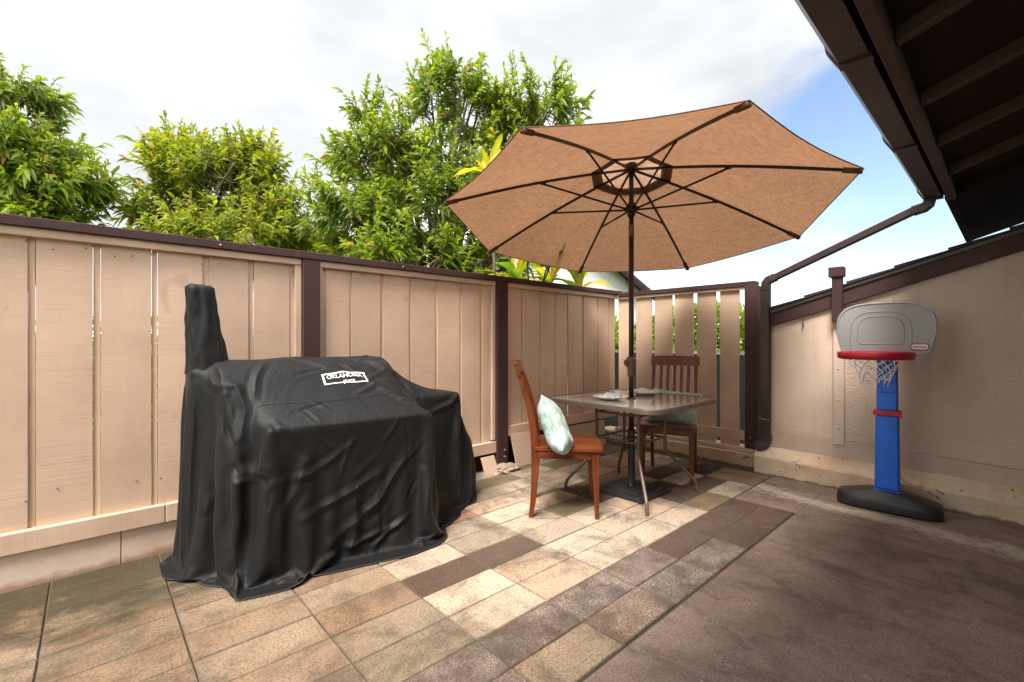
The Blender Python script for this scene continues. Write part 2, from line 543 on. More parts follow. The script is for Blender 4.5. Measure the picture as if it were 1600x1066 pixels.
M['umb_rib'] = m_simple('bronze rib', (0.022, 0.010, 0.008), 0.4, 0.4, sc=20)
M['base_iron'] = m_simple('black iron base', (0.025, 0.025, 0.028), 0.55, 0.2, sc=35, bs=0.4)
M['tframe'] = m_simple('bronze table frame', (0.17, 0.12, 0.095), 0.38, 0.35, sc=50)
M['plate'] = m_simple('white plate', (0.80, 0.80, 0.78), 0.2, sc=10, var=0.03, bs=0)
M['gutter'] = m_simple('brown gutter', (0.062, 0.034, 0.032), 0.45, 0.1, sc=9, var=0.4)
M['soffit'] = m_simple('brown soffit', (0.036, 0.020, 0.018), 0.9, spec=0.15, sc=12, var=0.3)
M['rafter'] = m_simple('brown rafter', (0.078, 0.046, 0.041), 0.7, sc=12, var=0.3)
M['shingle'] = m_simple('dark shingle', (0.035, 0.033, 0.036), 0.9, sc=90, var=0.5, bs=0.5)
M['bluep'] = m_simple('blue plastic', (0.004, 0.13, 0.70), 0.42, spec=0.5, sc=14, var=0.12, bs=0.05)
M['redp'] = m_simple('red plastic', (0.50, 0.012, 0.035), 0.40, spec=0.5, sc=14, var=0.15, bs=0.05)
M['greyp'] = m_simple('grey plastic', (0.37, 0.37, 0.375), 0.5, spec=0.4, sc=120, var=0.07, bs=0.12)
M['blackp'] = m_simple('black plastic', (0.022, 0.022, 0.026), 0.42, spec=0.5, sc=25, var=0.3, bs=0.1)
M['whitep'] = m_simple('white print', (0.80, 0.79, 0.76), 0.5, sc=10, var=0.03, bs=0)
M['net'] = m_simple('white cord', (0.72, 0.69, 0.64), 0.9, sc=80)
M['bark'] = m_simple('bark', (0.20, 0.155, 0.115), 0.9, sc=22, var=0.4, bs=0.7, bd=0.01)
M['twig'] = m_simple('twig', (0.17, 0.15, 0.06), 0.8, sc=22, var=0.3, bs=0)
M['siding'] = m_simple('pale siding', (0.62, 0.62, 0.60), 0.7, sc=5, var=0.05)
M['dark_metal'] = m_simple('dark metal', (0.015, 0.015, 0.017), 0.5, 0.3)
M['wire'] = m_simple('wire', (0.5, 0.5, 0.5), 0.35, 0.9)

def m_chairwood(name, axis):
    m, nt, b = mat(name, 0.33, spec=0.5)
    sc = {'z': (30, 30, 2.0), 'x': (2.0, 30, 30), 'y': (30, 2.0, 30)}[axis]
    v = coords(nt, sc, rand=9)
    g = noise_n(nt, v, 1.0, 6, 0.6, 0.8)
    big = noise_n(nt, coords(nt, (5, 5, 5), rand=3), 1.0, 3)
    cc = rampn(nt, g, [(0.25, (0.045, 0.008, 0.003)), (0.5, (0.115, 0.022, 0.005)), (0.75, (0.21, 0.050, 0.012))])
    cc = mix(nt, rampn(nt, big, [(0.4, 0.0), (0.7, 0.35)]), cc, (0.22, 0.07, 0.02))
    setc(nt, b, cc)
    b.inputs['Coat Weight'].default_value = 0.22
    b.inputs['Specular IOR Level'].default_value = 0.3
    b.inputs['Coat Roughness'].default_value = 0.18
    bump(nt, b, g, 0.10, 0.002)
    return m
M['cw_z'] = m_chairwood('stained chair wood', 'z')
M['cw_y'] = m_chairwood('stained chair wood seat', 'y')
M['cw_x'] = m_chairwood('stained chair wood rail', 'x')

def m_cover():
    m, nt, b = mat('black grill cover cloth', 0.60, spec=0.32)
    v = coords(nt, (1, 1, 1), 'World')
    w = noise_n(nt, v, 420, 2, 0.8)
    big = noise_n(nt, v, 2.6, 6, 0.65, 0.4)
    cc = mix(nt, rampn(nt, big, [(0.3, 0.0), (0.72, 1.0)]), (0.0040, 0.0039, 0.0042), (0.0080, 0.0078, 0.0082))
    du = noise_n(nt, v, 7, 6, 0.75)
    cc = mix(nt, rampn(nt, du, [(0.55, 0.0), (0.8, 0.35)]), cc, (0.017, 0.0165, 0.0165))
    lint = noise_n(nt, v, 75, 1, 0.4)
    cc = mix(nt, rampn(nt, lint, [(0.83, 0.0), (0.85, 0.6)]), cc, (0.20, 0.19, 0.17))
    setc(nt, b, cc)
    wr = noise_n(nt, coords(nt, (1, 1, 0.45), 'World'), 7, 4, 0.55, 1.2)
    ri = mathn(nt, 'ABSOLUTE', mathn(nt, 'SUBTRACT', wr, 0.5))
    ri = mathn(nt, 'POWER', mathn(nt, 'MULTIPLY', ri, 3.0), 0.6)
    wr2 = noise_n(nt, coords(nt, (1, 1, 0.8), 'World'), 21, 4, 0.6, 0.8)
    h = mathn(nt, 'ADD', mathn(nt, 'MULTIPLY', w, 0.05), mathn(nt, 'ADD', mathn(nt, 'MULTIPLY', ri, 0.16), mathn(nt, 'MULTIPLY', wr2, 0.16)))
    bump(nt, b, h, 0.5, 0.02)
    b.inputs['Sheen Weight'].default_value = 0.04
    b.inputs['Sheen Roughness'].default_value = 0.4
    return m
M['cover'] = m_cover()
M['cover_seam'] = m_simple('cover seam', (0.030, 0.029, 0.030), 0.7, sc=80)

def m_canopy(name, cd, ct, f=0.5):
    m, nt, b = mat(name, 0.85, spec=0.15)
    v = coords(nt, (1, 1, 1), 'Object')
    w1 = noise_n(nt, coords(nt, (75, 9, 75), 'Object'), 1.0, 2, 0.6)
    w2 = noise_n(nt, coords(nt, (9, 75, 75), 'Object'), 1.0, 2, 0.6)
    w = mathn(nt, 'MULTIPLY', mathn(nt, 'ADD', w1, w2), 0.5)
    big = noise_n(nt, v, 3, 4, 0.6)
    k = mix(nt, rampn(nt, w, [(0.38, 0.0), (0.62, 1.0)]), (0.80, 0.78, 0.76), (1.12, 1.12, 1.12))
    k = mix(nt, 1.0, k, rampn(nt, big, [(0.3, 0.88), (0.7, 1.0)]), 'MULTIPLY')
    c1 = mix(nt, 1.0, cd, k, 'MULTIPLY')
    c2 = mix(nt, 1.0, ct, k, 'MULTIPLY')
    setc(nt, b, c1)
    tr = N(nt, 'ShaderNodeBsdfTranslucent')
    nt.links.new(c2, tr.inputs['Color'])
    ms = N(nt, 'ShaderNodeMixShader'); ms.inputs[0].default_value = f
    out = nt.nodes['Material Output']
    nt.links.new(b.outputs[0], ms.inputs[1]); nt.links.new(tr.outputs[0], ms.inputs[2])
    nt.links.new(ms.outputs[0], out.inputs[0])
    bump(nt, b, w, 0.2, 0.002)
    return m
M['canopy'] = m_canopy('tan umbrella cloth', (0.27, 0.155, 0.095), (0.30, 0.158, 0.088), 0.5)
M['canopy_cap'] = m_canopy('brightened vent cloth', (0.33, 0.22, 0.15), (0.42, 0.25, 0.165), 0.7)  # paler, more translucent canopy cloth: the brighter vent light is in its colour
M['canopy_band'] = m_canopy('brown umbrella band', (0.22, 0.13, 0.085), (0.20, 0.11, 0.065), 0.35)

def m_leaf(name, trans=0.5, rough=0.42):
    m, nt, b = mat(name, rough, spec=0.4)
    at = N(nt, 'ShaderNodeAttribute', attribute_name='tint')
    setc(nt, b, at.outputs['Color'])
    tr = N(nt, 'ShaderNodeBsdfTranslucent')
    c2 = mix(nt, 1.0, at.outputs['Color'], (1.5, 1.55, 0.7), 'MULTIPLY')
    nt.links.new(c2, tr.inputs['Color'])
    ms = N(nt, 'ShaderNodeMixShader'); ms.inputs[0].default_value = trans
    nt.links.new(b.outputs[0], ms.inputs[1]); nt.links.new(tr.outputs[0], ms.inputs[2])
    nt.links.new(ms.outputs[0], nt.nodes['Material Output'].inputs[0])
    return m
M['leaf'] = m_leaf('tree leaves')
M['tileaf'] = m_leaf('broad leaves', 0.4)

def m_grass():
    m, nt, b = mat('lawn', 0.9, spec=0.2)
    v = coords(nt, (1, 1, 1), 'World')
    a = noise_n(nt, v, 2.5, 6, 0.7)
    f = noise_n(nt, v, 50, 3, 0.7)
    cc = rampn(nt, mathn(nt, 'MULTIPLY', mathn(nt, 'ADD', a, f), 0.5), [(0.35, (0.04, 0.07, 0.015)), (0.6, (0.13, 0.19, 0.05))])
    setc(nt, b, cc); bump(nt, b, f, 0.8, 0.03)
    return m
M['grass'] = m_grass()

def m_pillow():
    m, nt, b = mat('sage pillow cloth', 0.9, spec=0.15)
    v = coords(nt, (1, 1, 1), 'Object', rand=5)
    wv = noise_n(nt, coords(nt, (60, 14, 30), 'Object', rand=5), 1.0, 4, 0.7, 1.0)
    pat = noise_n(nt, v, 9, 5, 0.7, 1.2)
    cc = mix(nt, rampn(nt, pat, [(0.42, 0.0), (0.60, 1.0)]), (0.46, 0.55, 0.51), (0.27, 0.38, 0.33))
    cc = mix(nt, rampn(nt, wv, [(0.52, 0.0), (0.66, 0.6)]), cc, (0.13, 0.22, 0.17))
    setc(nt, b, cc)
    bump(nt, b, mathn(nt, 'ADD', wv, mathn(nt, 'MULTIPLY', pat, 0.8)), 0.5, 0.006)
    b.inputs['Sheen Weight'].default_value = 0.2
    return m
M['pillow'] = m_pillow()
def m_napkin():
    m, nt, b = mat('printed napkin', 0.9, spec=0.15)
    v = coords(nt, (1, 1, 1), 'Object', rand=5)
    p = noise_n(nt, v, 38, 3, 0.6, 1.0)
    cc = mix(nt, rampn(nt, p, [(0.56, 0.0), (0.62, 0.8)]), (0.78, 0.80, 0.80), (0.22, 0.42, 0.50))
    cc = mix(nt, rampn(nt, p, [(0.36, 0.7), (0.40, 0.0)]), cc, (0.60, 0.40, 0.34))
    setc(nt, b, cc)
    return m
M['napkin'] = m_napkin()
def m_glass():
    m, nt, b = mat('textured table glass', 0.10, spec=0.6)
    v = coords(nt, (1, 1, 1), 'Object')
    n = noise_n(nt, v, 38, 4, 0.6, 0.6)
    n2 = noise_n(nt, v, 5, 4, 0.6)
    b.inputs['Base Color'].default_value = (0.80, 0.78, 0.70, 1)
    b.inputs['Transmission Weight'].default_value = 0.38
    b.inputs['Coat Weight'].default_value = 0.5; b.inputs['Coat Roughness'].default_value = 0.05
    setc(nt, b, rampn(nt, n, [(0.35, (0.30, 0.27, 0.22)), (0.65, (0.78, 0.75, 0.68))]))
    nt.links.new(rampn(nt, n2, [(0.35, 0.06), (0.65, 0.22)]), b.inputs['Roughness'])
    bump(nt, b, n, 0.12, 0.004)
    return m
M['glass'] = m_glass()

# ------------------------------------------------------------------ the ground
gm = MB()
gm.box(-400, -400, -1.0, 400, 400, -0.42)
tag(gm.build('lawn', M['grass']), kind='structure')

pb = MB(); pb.box(-1.72, 0.99, -0.25, 4.39, 3.30, -0.008)
patio = pb.build('patio', M['joint']); tag(patio, kind='structure')
X0, DX, Y0, DY = 1.098, 0.397, 1.0, 0.1985
PALE = [(0.49, 0.41, 0.325), (0.44, 0.36, 0.28), (0.53, 0.45, 0.36), (0.41, 0.335, 0.265)]
PINK = [(0.50, 0.375, 0.28), (0.45, 0.34, 0.25)]
DRK = [(0.125, 0.080, 0.062), (0.105, 0.068, 0.055)]
GRY = [(0.150, 0.112, 0.100), (0.135, 0.098, 0.088)]
OLV = [(0.215, 0.165, 0.095), (0.18, 0.135, 0.085)]
TAN = [(0.34, 0.28, 0.22), (0.30, 0.25, 0.195), (0.25, 0.205, 0.16), (0.31, 0.24, 0.185)]
RED = [(0.40, 0.235, 0.16)]
# one letter per paver, from the column at x=1.098 on; rows go from the slab towards the fence
ROWS = {0: 'MWGHDRxxx', 1: 'HHGDDDxxx', 2: 'KPLKLOLO', 3: 'KPLKPDDO', 4: 'DDKTPDLX', 5: 'TTKOBKDO', 6: 'TTKPDRPT', 7: 'TRPLLKRT',
        8: 'TTKLPLTT', 9: 'OTTOLODO', 10: 'TTOTOTTO'}
paver_me = []
for k in range(5):
    bm = bmesh.new()
    w, d = DX / 2 - 0.0016, DY / 2 - 0.0018
    pr_ = random.Random(100 + k)
    loop = []
    for (ax, ay, bx, by) in ((-w, -d, w, -d), (w, -d, w, d), (w, d, -w, d), (-w, d, -w, -d)):
        ns = 7 if ay == by else 4
        for s in range(ns):
            t = s / ns
            j = 0 if s == 0 else 0.0016
            loop.append((ax + (bx - ax) * t + pr_.uniform(-j, j), ay + (by - ay) * t + pr_.uniform(-j, j)))
    n = len(loop)
    lo = [bm.verts.new((x, y, -0.045)) for x, y in loop]
    mi = [bm.verts.new((x, y, -0.004 - pr_.uniform(0, 0.002))) for x, y in loop]
    hi = [bm.verts.new((x * (1 - 0.0035 / w), y * (1 - 0.0035 / d), 0)) for x, y in loop]
    for a_, b_ in ((lo, mi), (mi, hi)):
        for i in range(n):
            bm.faces.new((a_[i], a_[(i + 1) % n], b_[(i + 1) % n], b_[i]))
    bm.faces.new(hi)
    me = bpy.data.meshes.new('paver'); bm.to_mesh(me); bm.free()
    me.materials.append(M['paver'])
    paver_me.append(me)
# column joints drift a little, as laid
colx = {}
for i in range(-7, 9):
    colx[i] = X0 + DX * i - {-1: 0.008, -2: 0.032, -3: 0.045}.get(i, 0.045 if i < -3 else 0.0)
for j in range(0, 11):
    for i in range(-7, 8):
        if j == 10 and False: continue
        ch = 'T'
        if i >= 0:
            row = ROWS[j]; ch = row[i] if i < len(row) else 'D'
        elif j == 0: ch = 'G' if i == -1 else 'T'
        elif j == 1: ch = 'H' if i == -1 else 'T'
        elif j == 4 and i == -1: ch = 'W2'
        if ch == 'x' or (i == 7 and j < 2): continue
        al = 0.25
        pal = {'K': PALE, 'L': PALE, 'P': PINK, 'D': DRK, 'X': [(0.045, 0.035, 0.030)], 'G': GRY, 'H': GRY, 'O': OLV, 'T': TAN, 'R': RED, 'B': DRK,
               'M': [(0.33, 0.25, 0.18)], 'W': [(0.19, 0.13, 0.10)], 'W2': [(0.26, 0.185, 0.13)]}[ch]
        if ch == 'T' and i >= 0: pal = PALE[1:] + TAN[:1]
        if ch == 'R' and j == 0: pal = [(0.135, 0.080, 0.065)]
        c = rnd.choice(pal)
        if ch in 'GHW': al = 0.95
        if ch == 'M': al = 0.8
        if ch == 'D': al = 0.12
        if ch == 'L': al = 0.6
        f = rnd.uniform(0.9, 1.08)
        y0_, y1_ = Y0 + DY * j, Y0 + DY * (j + 1)
        o = bpy.data.objects.new('paver', paver_me[(i * 7 + j * 3) % 5])
        o.location = ((colx[i] + colx[i + 1]) / 2, (y0_ + y1_) / 2, rnd.uniform(-0.002, 0.0015))
        o.rotation_euler = (rnd.uniform(-0.006, 0.006), rnd.uniform(-0.004, 0.004), rnd.uniform(-0.004, 0.004) + (math.pi if (i + j) % 2 else 0))
        o.scale = ((colx[i + 1] - colx[i]) / DX, 1, 1)
        o.color = (c[0] * f, c[1] * f, c[2] * f, al)
        o.parent = patio
        col.objects.link(o)

sb = MB()
sb.box(-3.0, -2.4, -0.25, 4.40, 0.988, -0.001)
sb.box(3.487, 0.9885, -0.2, 4.40, 1.39, -0.0005)
tag(sb.build('concrete_slab', M['slab'], bevel=0.004), kind='structure')

# ------------------------------------------------------------------ left fence (runs along x at y = 3.13)
YF = 3.13
lf = empty('wooden_fence', (1.5, YF, 0), label='beige board fence with dark brown cap and posts running behind the covered grill', cat='fence')
def fpart(mb, name, m, parent, base, bevel=0.0, seg=1):
    o = mb.build(name, m, parent, bevel, seg)
    o.matrix_parent_inverse = Matrix.Translation(-Vector(base))
    return o
LB = (1.5, YF, 0)
def plank(x0, x1, z0, z1, yoff=0.0, lean=0.0, parent=lf, base=LB, m='fence', th=0.018):
    n = 7
    mb = MB(); ax = rnd.uniform(-0.0015, 0.0015); cup = rnd.uniform(0.0, 0.002)
    xc = (x0 + x1) / 2; w = (x1 - x0) / 2
    vs = []; fs = []
    for i in range(n):
        t = i / (n - 1); z = z0 + (z1 - z0) * t
        dy = lean * (t - 0.5) + yoff + rnd.uniform(-0.0008, 0.0008)
        a = rnd.uniform(-0.0007, 0.0007); b2 = rnd.uniform(-0.0007, 0.0007)
        for (u, v) in ((-w + a, 0), (0, -cup), (w + b2, 0), (w + b2, th), (-w + a, th)):
            vs.append((u, dy + v, z - (z0 + z1) / 2))
    for i in range(n - 1):
        for j in range(5):
            fs.append((i * 5 + j, i * 5 + (j + 1) % 5, (i + 1) * 5 + (j + 1) % 5, (i + 1) * 5 + j))
    fs.append((4, 3, 2, 1, 0)); fs.append(tuple(range((n - 1) * 5, n * 5)))
    mb.add(vs, fs)
    o = mb.build('plank', M[m], parent)
    o.location = (xc - base[0], YF - base[1], (z0 + z1) / 2 - base[2])
    return o
def batten(x0, x1, z0, z1, dl=0.0, dr=0.0, yoff=0.010):
    mb = MB(); xc = (x0 + x1) / 2; w = (x1 - x0) / 2
    mb.box(-w + dl, yoff, -(z1 - z0) / 2, w - dr, yoff + 0.016, (z1 - z0) / 2)
    o = mb.build('batten', M['fence'], lf)
    o.location = (xc - LB[0], 0, (z0 + z1) / 2)
    return o
ZT, ZB = 1.655, 0.262
def bay(bounds, z0, z1, slits):
    for (a, b) in bounds:
        plank(a, b, z0, z1, yoff=rnd.uniform(-0.001, 0.002))
    for q in range(len(bounds) - 1):
        a, b = bounds[q][1], bounds[q + 1][0]
        l, r_ = slits[q] if q < len(slits) else (0, 0)
        batten(a, b, z0 + 0.002, z1 - 0.002, l, r_)
bay([(-1.55, -1.35), (-1.32, -1.12), (-1.09, -0.88), (-0.85, -0.65), (-0.62, -0.43), (-0.40, -0.215), (-0.188, 0.011), (0.042, 0.243), (0.272, 0.473), (0.505, 0.707), (0.738, 0.939)], ZB, ZT,
    [(0, 0), (0.002, 0), (0, 0.002), (0, 0), (0.002, 0), (0.001, 0.003), (0.0025, 0.002), (0.005, 0.003), (0.0, 0.0), (0.0, 0.003)])
bay([(1.170, 1.333), (1.350, 1.563), (1.588, 1.799), (1.818, 2.034), (2.060, 2.274), (2.298, 2.490), (2.520, 2.606)], ZB, ZT,
    [(0.0, 0.0), (0, 0.001), (0.0, 0.0), (0.0, 0), (0.0, 0), (0.0, 0.0)])
bay([(2.800, 2.984), (2.994, 3.232), (3.243, 3.452), (3.462, 3.640)], 0.372, ZT, [(0.0, 0.0035), (0, 0.0), (0, 0.003)])
plank(3.652, 3.875, 0.372, ZT, yoff=-0.012, lean=0.02)
bay([(3.915, 4.150), (4.166, 4.360), (4.375, 4.482)], 0.372, ZT, [(0.0, 0.0), (0, 0.0)])
batten(3.640, 3.652, 0.374, ZT - 0.002); batten(3.875, 3.915, 0.374, ZT - 0.002, 0, 0.004)
# nailing strips beside the posts and under the cap
for (a, b, zz) in ((0.968, 1.006, ZB), (1.119, 1.140, ZB), (2.612, 2.648, ZB), (2.784, 2.797, 0.39)):
    mb = MB(); mb.box(a, YF - 0.024, zz + 0.013, b, YF + 0.016, ZT - 0.018); fpart(mb, 'nailing_strip', M['fence'], lf, LB, 0.002)
mb = MB(); mb.box(0.941, YF + 0.006, ZB, 0.967, YF + 0.02, ZT); fpart(mb, 'batten', M['fence'], lf, LB)
mb = MB(); mb.box(1.141, YF + 0.008, ZB, 1.169, YF + 0.02, ZT); fpart(mb, 'batten', M['fence'], lf, LB)
for (a, b) in ((-1.6, 1.0045), (1.1195, 2.648), (2.784, 4.488)):
    mb = MB(); mb.box(a, YF - 0.030, ZT - 0.016, b, YF + 0.018, 1.6795); fpart(mb, 'top_strip', M['fence_x'], lf, LB, 0.002)
mb = MB()
n = 60
for i in range(n):
    a = -1.6 + (4.56 + 1.6) * i / n; b = -1.6 + (4.56 + 1.6) * (i + 1) / n
def wavy_bar(x0, x1, y0, y1, z0, z1, n, amp):
    vs = []; fs = []
    r2 = random.Random(int(x0 * 100) + n)
    for i in range(n + 1):
        x = x0 + (x1 - x0) * i / n
        a, b, c = (r2.uniform(-amp, amp) for _ in range(3))
        vs += [(x, y0 + a, z0 + b), (x, y1, z0), (x, y1, z1 + c), (x, y0 + a * 0.5, z1 + c * 0.7)]
    for i in range(n):
        for j in range(4):
            fs.append((i * 4 + j, i * 4 + (j + 1) % 4, i * 4 + 4 + (j + 1) % 4, i * 4 + 4 + j))
    fs.append((3, 2, 1, 0)); fs.append((n * 4, n * 4 + 1, n * 4 + 2, n * 4 + 3))
    return vs, fs
mb = MB(); mb.add(*wavy_bar(-1.6, 1.90, YF - 0.052, YF + 0.06, 1.680, 1.726, 34, 0.0012)); fpart(mb, 'cap_board', M['brown_x'], lf, LB, 0.003)
mb = MB(); mb.add(*wavy_bar(1.903, 4.56, YF - 0.052, YF + 0.06, 1.680, 1.726, 30, 0.0012)); fpart(mb, 'cap_board', M['brown_x'], lf, LB, 0.003)
for (x, y) in ((0.553, 1.70), (1.72, 1.702)):
    mb = MB(); mb.lathe([(0.006, -0.001), (0.006, 0.003), (0.002, 0.005)], 10, Matrix.Translation((x, YF - 0.053, y)) @ Matrix.Rotation(R(90), 4, 'X'))
    fpart(mb, 'nail_head', M['wire'], lf, LB)
for (a, b, z0) in ((1.008, 1.116, 0.02), (2.652, 2.780, 0.045)):
    mb = MB(); mb.box(a, YF - 0.048, z0, b, YF + 0.07, 1.679); po = fpart(mb, 'post', M['brown'], lf, LB, 0.005)
for z in (0.115, 0.175):
    mb = MB(); mb.lathe([(0.016, 0), (0.016, 0.006), (0.009, 0.007), (0.009, 0.018), (0.003, 0.02)], 12, Matrix.Translation((2.735, YF - 0.049, z)) @ Matrix.Rotation(R(90), 4, 'X'))
    mb.build('bolt', M['bolt'], po)
# nail heads along the rail lines, too small to pick apart
mb = MB()
for x in np.arange(-1.5, 4.45, 0.0985):
    for z in (1.60 + rnd.uniform(-0.02, 0.02), 0.42 + rnd.uniform(-0.03, 0.03)):
        if rnd.random() < 0.25: continue
        mb.lathe([(0.0035, -0.001), (0.0035, 0.0012), (0.001, 0.0018)], 6, Matrix.Translation((x + rnd.uniform(-0.02, 0.02), YF - 0.0015, z)) @ Matrix.Rotation(R(90), 4, 'X'))
o = fpart(mb, 'nail_heads', M['bolt'], lf, LB); o['kind'] = 'stuff'
# bottom rails
for (a, b, z0, z1) in ((-1.6, 0.30, 0.172, 0.268), (0.303, 1.006, 0.172, 0.268), (1.118, 2.650, 0.165, 0.262), (2.783, 4.486, 0.288, 0.380)):
    mb = MB(); mb.add(*wavy_bar(a, b, YF - 0.034, YF + 0.012, z0, z1, 12, 0.001)); fpart(mb, 'bottom_rail', M['fence_x'], lf, LB, 0.003)

mb = MB(); mb.box(2.31, YF + 0.10, -0.1, 4.40, YF + 0.13, 0.30); fpart(mb, 'backing_board', M['brown_x'], lf, LB)
# low painted base under the fence, in lengths
bw = empty('base_wall', (0.3, YF, 0), label='low beige concrete base beneath the fence, stained where it meets the pavers', cat='low wall')
for (a, b) in ((-1.75, -0.9), (-0.9, 0.12), (0.12, 1.3), (1.3, 2.30)):
    mb = MB(); mb.box(a + 0.0015, YF - 0.012, -0.03, b - 0.0015, YF + 0.08, 0.171); fpart(mb, 'panel', M['basewall'], bw, (0.3, YF, 0), 0.003)

# loose boards that lean under the rail
def lean_board(x0, x1, zt, y, tilt, label, skew=0.0):
    mb = MB()
    mb.hexa([(x0, 0, 0), (x1, 0, 0), (x1, 0.014, 0), (x0, 0.014, 0)], [(x0 - skew, 0, zt), (x1 - skew * 1.4, 0, zt), (x1 - skew * 1.4, 0.014, zt), (x0 - skew, 0.014, zt)])
    o = mb.build('loose_board', M['fence'], None, 0.002)
    o.location = (0, y, 0.002); o.rotation_euler = (-tilt, 0, 0)
    tag(o, label, 'board', 'loose boards leaning under the fence')
lean_board(2.47, 2.62, 0.16, 3.02, R(14), 'short beige board leaning at the fence foot just right of the covered grill', 0.02)
lean_board(2.86, 3.21, 0.30, 3.05, R(8), 'wide beige board leaning under the fence rail behind the near chair, right of the post', 0.04)
lean_board(3.30, 4.25, 0.27, 3.08, R(6), 'long beige board leaning against the fence foot behind the patio table', 0.0)
# rubble at the post foot
bm = bmesh.new()
bmesh.ops.create_icosphere(bm, subdivisions=4, radius=1)
for v in bm.verts:
    n_ = noise.fractal(v.co * 2.2 + Vector((3, 1, 5)), 0.8, 2.0, 5)
    v.co *= 1 + 0.32 * n_
    v.co = Vector((v.co.x * 0.16, v.co.y * 0.085, max(v.co.z, -0.2) * 0.052))
me = bpy.data.meshes.new('concrete_lump'); bm.to_mesh(me); bm.free()
o = link_mesh('concrete_lump', me, M['rubble'], None, (2.70, 3.055, 0.012)); tag(o, 'broken lump of pale concrete around the foot of the brown post', 'rubble')

# soil strip behind and below the fence
mb = MB(); mb.box(-3, 3.0, -0.3, 4.4, 3.4, -0.02); tag(mb.build('soil_strip', M['soil']), kind='structure')

# ------------------------------------------------------------------ far fence (x = 4.50, runs along y)
XF = 4.50
ff = empty('slatted_fence', (XF, 2.4, 0), label='short beige fence of spaced upright boards between the corner and the brown drainpipe', cat='fence')
FB = (XF, 2.4, 0)
gaps = [(3.115, 3.088), (2.896, 2.860), (2.668, 2.630), (2.428, 2.399), (2.199, 2.160), (1.972, 1.929), (1.750, 1.704)]
edges = []
for q in range(len(gaps) - 1):
    edges.append((gaps[q + 1][0], gaps[q][1]))
edges.append((1.682, 1.704))
for (a, b) in edges:
    mb = MB(); w = (b - a) / 2
    tilt = rnd.uniform(-0.002, 0.002)
    mb.hexa([(0, -w, -0.745), (0.018, -w, -0.745), (0.018, w, -0.745), (0, w, -0.745)], [(0, -w + tilt, 0.745), (0.018, -w + tilt, 0.745), (0.018, w + tilt, 0.745), (0, w + tilt, 0.745)])
    o = mb.build('plank', M['fence'], ff, 0.0015, 1)
    o.location = (XF - FB[0], (a + b) / 2 - FB[1], 0.17 + 0.745)
mb = MB(); mb.box(XF - 0.026, 1.684, 1.628, XF - 0.001, 3.095, 1.654); fpart(mb, 'top_strip', M['fence_y'], ff, FB, 0.002)
mb = MB(); mb.box(XF - 0.040, 1.60, 1.655, XF + 0.07, 3.076, 1.700); fpart(mb, 'cap_board', M['brown_y'], ff, FB, 0.003)
mb = MB(); mb.box(XF - 0.024, 1.684, 0.228, XF - 0.001, 3.085, 0.312); fpart(mb, 'bottom_rail', M['fence_y'], ff, FB, 0.002)
mb = MB(); mb.box(XF - 0.060, 1.572, 0.14, XF + 0.05, 1.681, 1.6545); fp = fpart(mb, 'post', M['brown'], ff, FB, 0.004)
for (z, y) in ((0.262, 1.625), (0.205, 1.625)):
    mb = MB(); mb.lathe([(0.019, 0), (0.018, 0.006), (0.010, 0.011), (0.0, 0.012)], 14, Matrix.Translation((XF - 0.0605, y, z)) @ Matrix.Rotation(R(-90), 4, 'Y'))
    b_ = mb.build('bolt', M['bolt'], fp); b_.matrix_parent_inverse = Matrix.Translation(-Vector(FB)).inverted() @ Matrix.Translation(-Vector(FB))

# kerbs
kb = empty('far_kerb', (4.42, 2.3, 0), label='low stained concrete kerb under the slatted fence', cat='kerb')
def kerb_poly(prof0, prof1, y0, y1, n, amp, seed):
    """profile in x,z lofted from y0 to y1"""
    r2 = random.Random(seed); vs = []; fs = []; k = len(prof0)
    for i in range(n + 1):
        t = i / n; y = y0 + (y1 - y0) * t
        for (a, b) in zip(prof0, prof1):
            vs.append((a[0] + (b[0] - a[0]) * t + r2.uniform(-amp, amp), y, a[1] + (b[1] - a[1]) * t + r2.uniform(-amp, amp)))
    for i in range(n):
        for j in range(k):
            fs.append((i * k + j, i * k + (j + 1) % k, (i + 1) * k + (j + 1) % k, (i + 1) * k + j))
    fs.append(tuple(range(k))[::-1]); fs.append(tuple(range(n * k, (n + 1) * k)))
    return vs, fs
mb = MB(); p = [(4.400, -0.2), (4.400, 0.118), (4.412, 0.128), (4.62, 0.130), (4.62, -0.2)]
mb.add(*kerb_poly(p, p, 1.545, 3.30, 24, 0.0018, 3)); fpart(mb, 'kerb_block', M['kerb'], kb, (4.42, 2.3, 0), 0.0)
mb = MB(); mb.box(4.428, 1.545, 0.1315, 4.60, 3.09, 0.166); fpart(mb, 'sill_plate', M['fence_y'], kb, (4.42, 2.3, 0), 0.003)

# ------------------------------------------------------------------ right wall (x = 4.42)
XW = 4.42
rw = empty('garage_wall', (XW, 0, 0), label='beige stucco gable wall with brown sloping roof edge on the right', cat='wall')
WB = (XW, 0, 0)
SL = -0.3055
def rake(y, base=1.431, yb=1.433):          # top of the barge board
    return base + (y - yb) * SL
y_r, y_l, y_m = -2.6, 1.50, 0.915
zb = lambda y: 0.382 + (y - 1.423) * 0.0424    # top of the base board
mb = MB(); mb.prism([(y_r, zb(y_r)), (y_m, zb(y_m)), (y_m, rake(y_m) - 0.05), (y_r, rake(y_r) - 0.05)], 'x', XW, XW + 0.12); fpart(mb, 'stucco_panel', M['stucco'], rw, WB)
mb = MB(); mb.prism([(y_m + 0.002, zb(y_m)), (y_l, zb(y_l)), (y_l, rake(y_l) - 0.05), (y_m + 0.002, rake(y_m) - 0.05)], 'x', XW, XW + 0.12)
o = fpart(mb, 'stucco_panel', M['stucco_smooth'], rw, WB); o['label'] = 'smoother stucco left of the upright board'
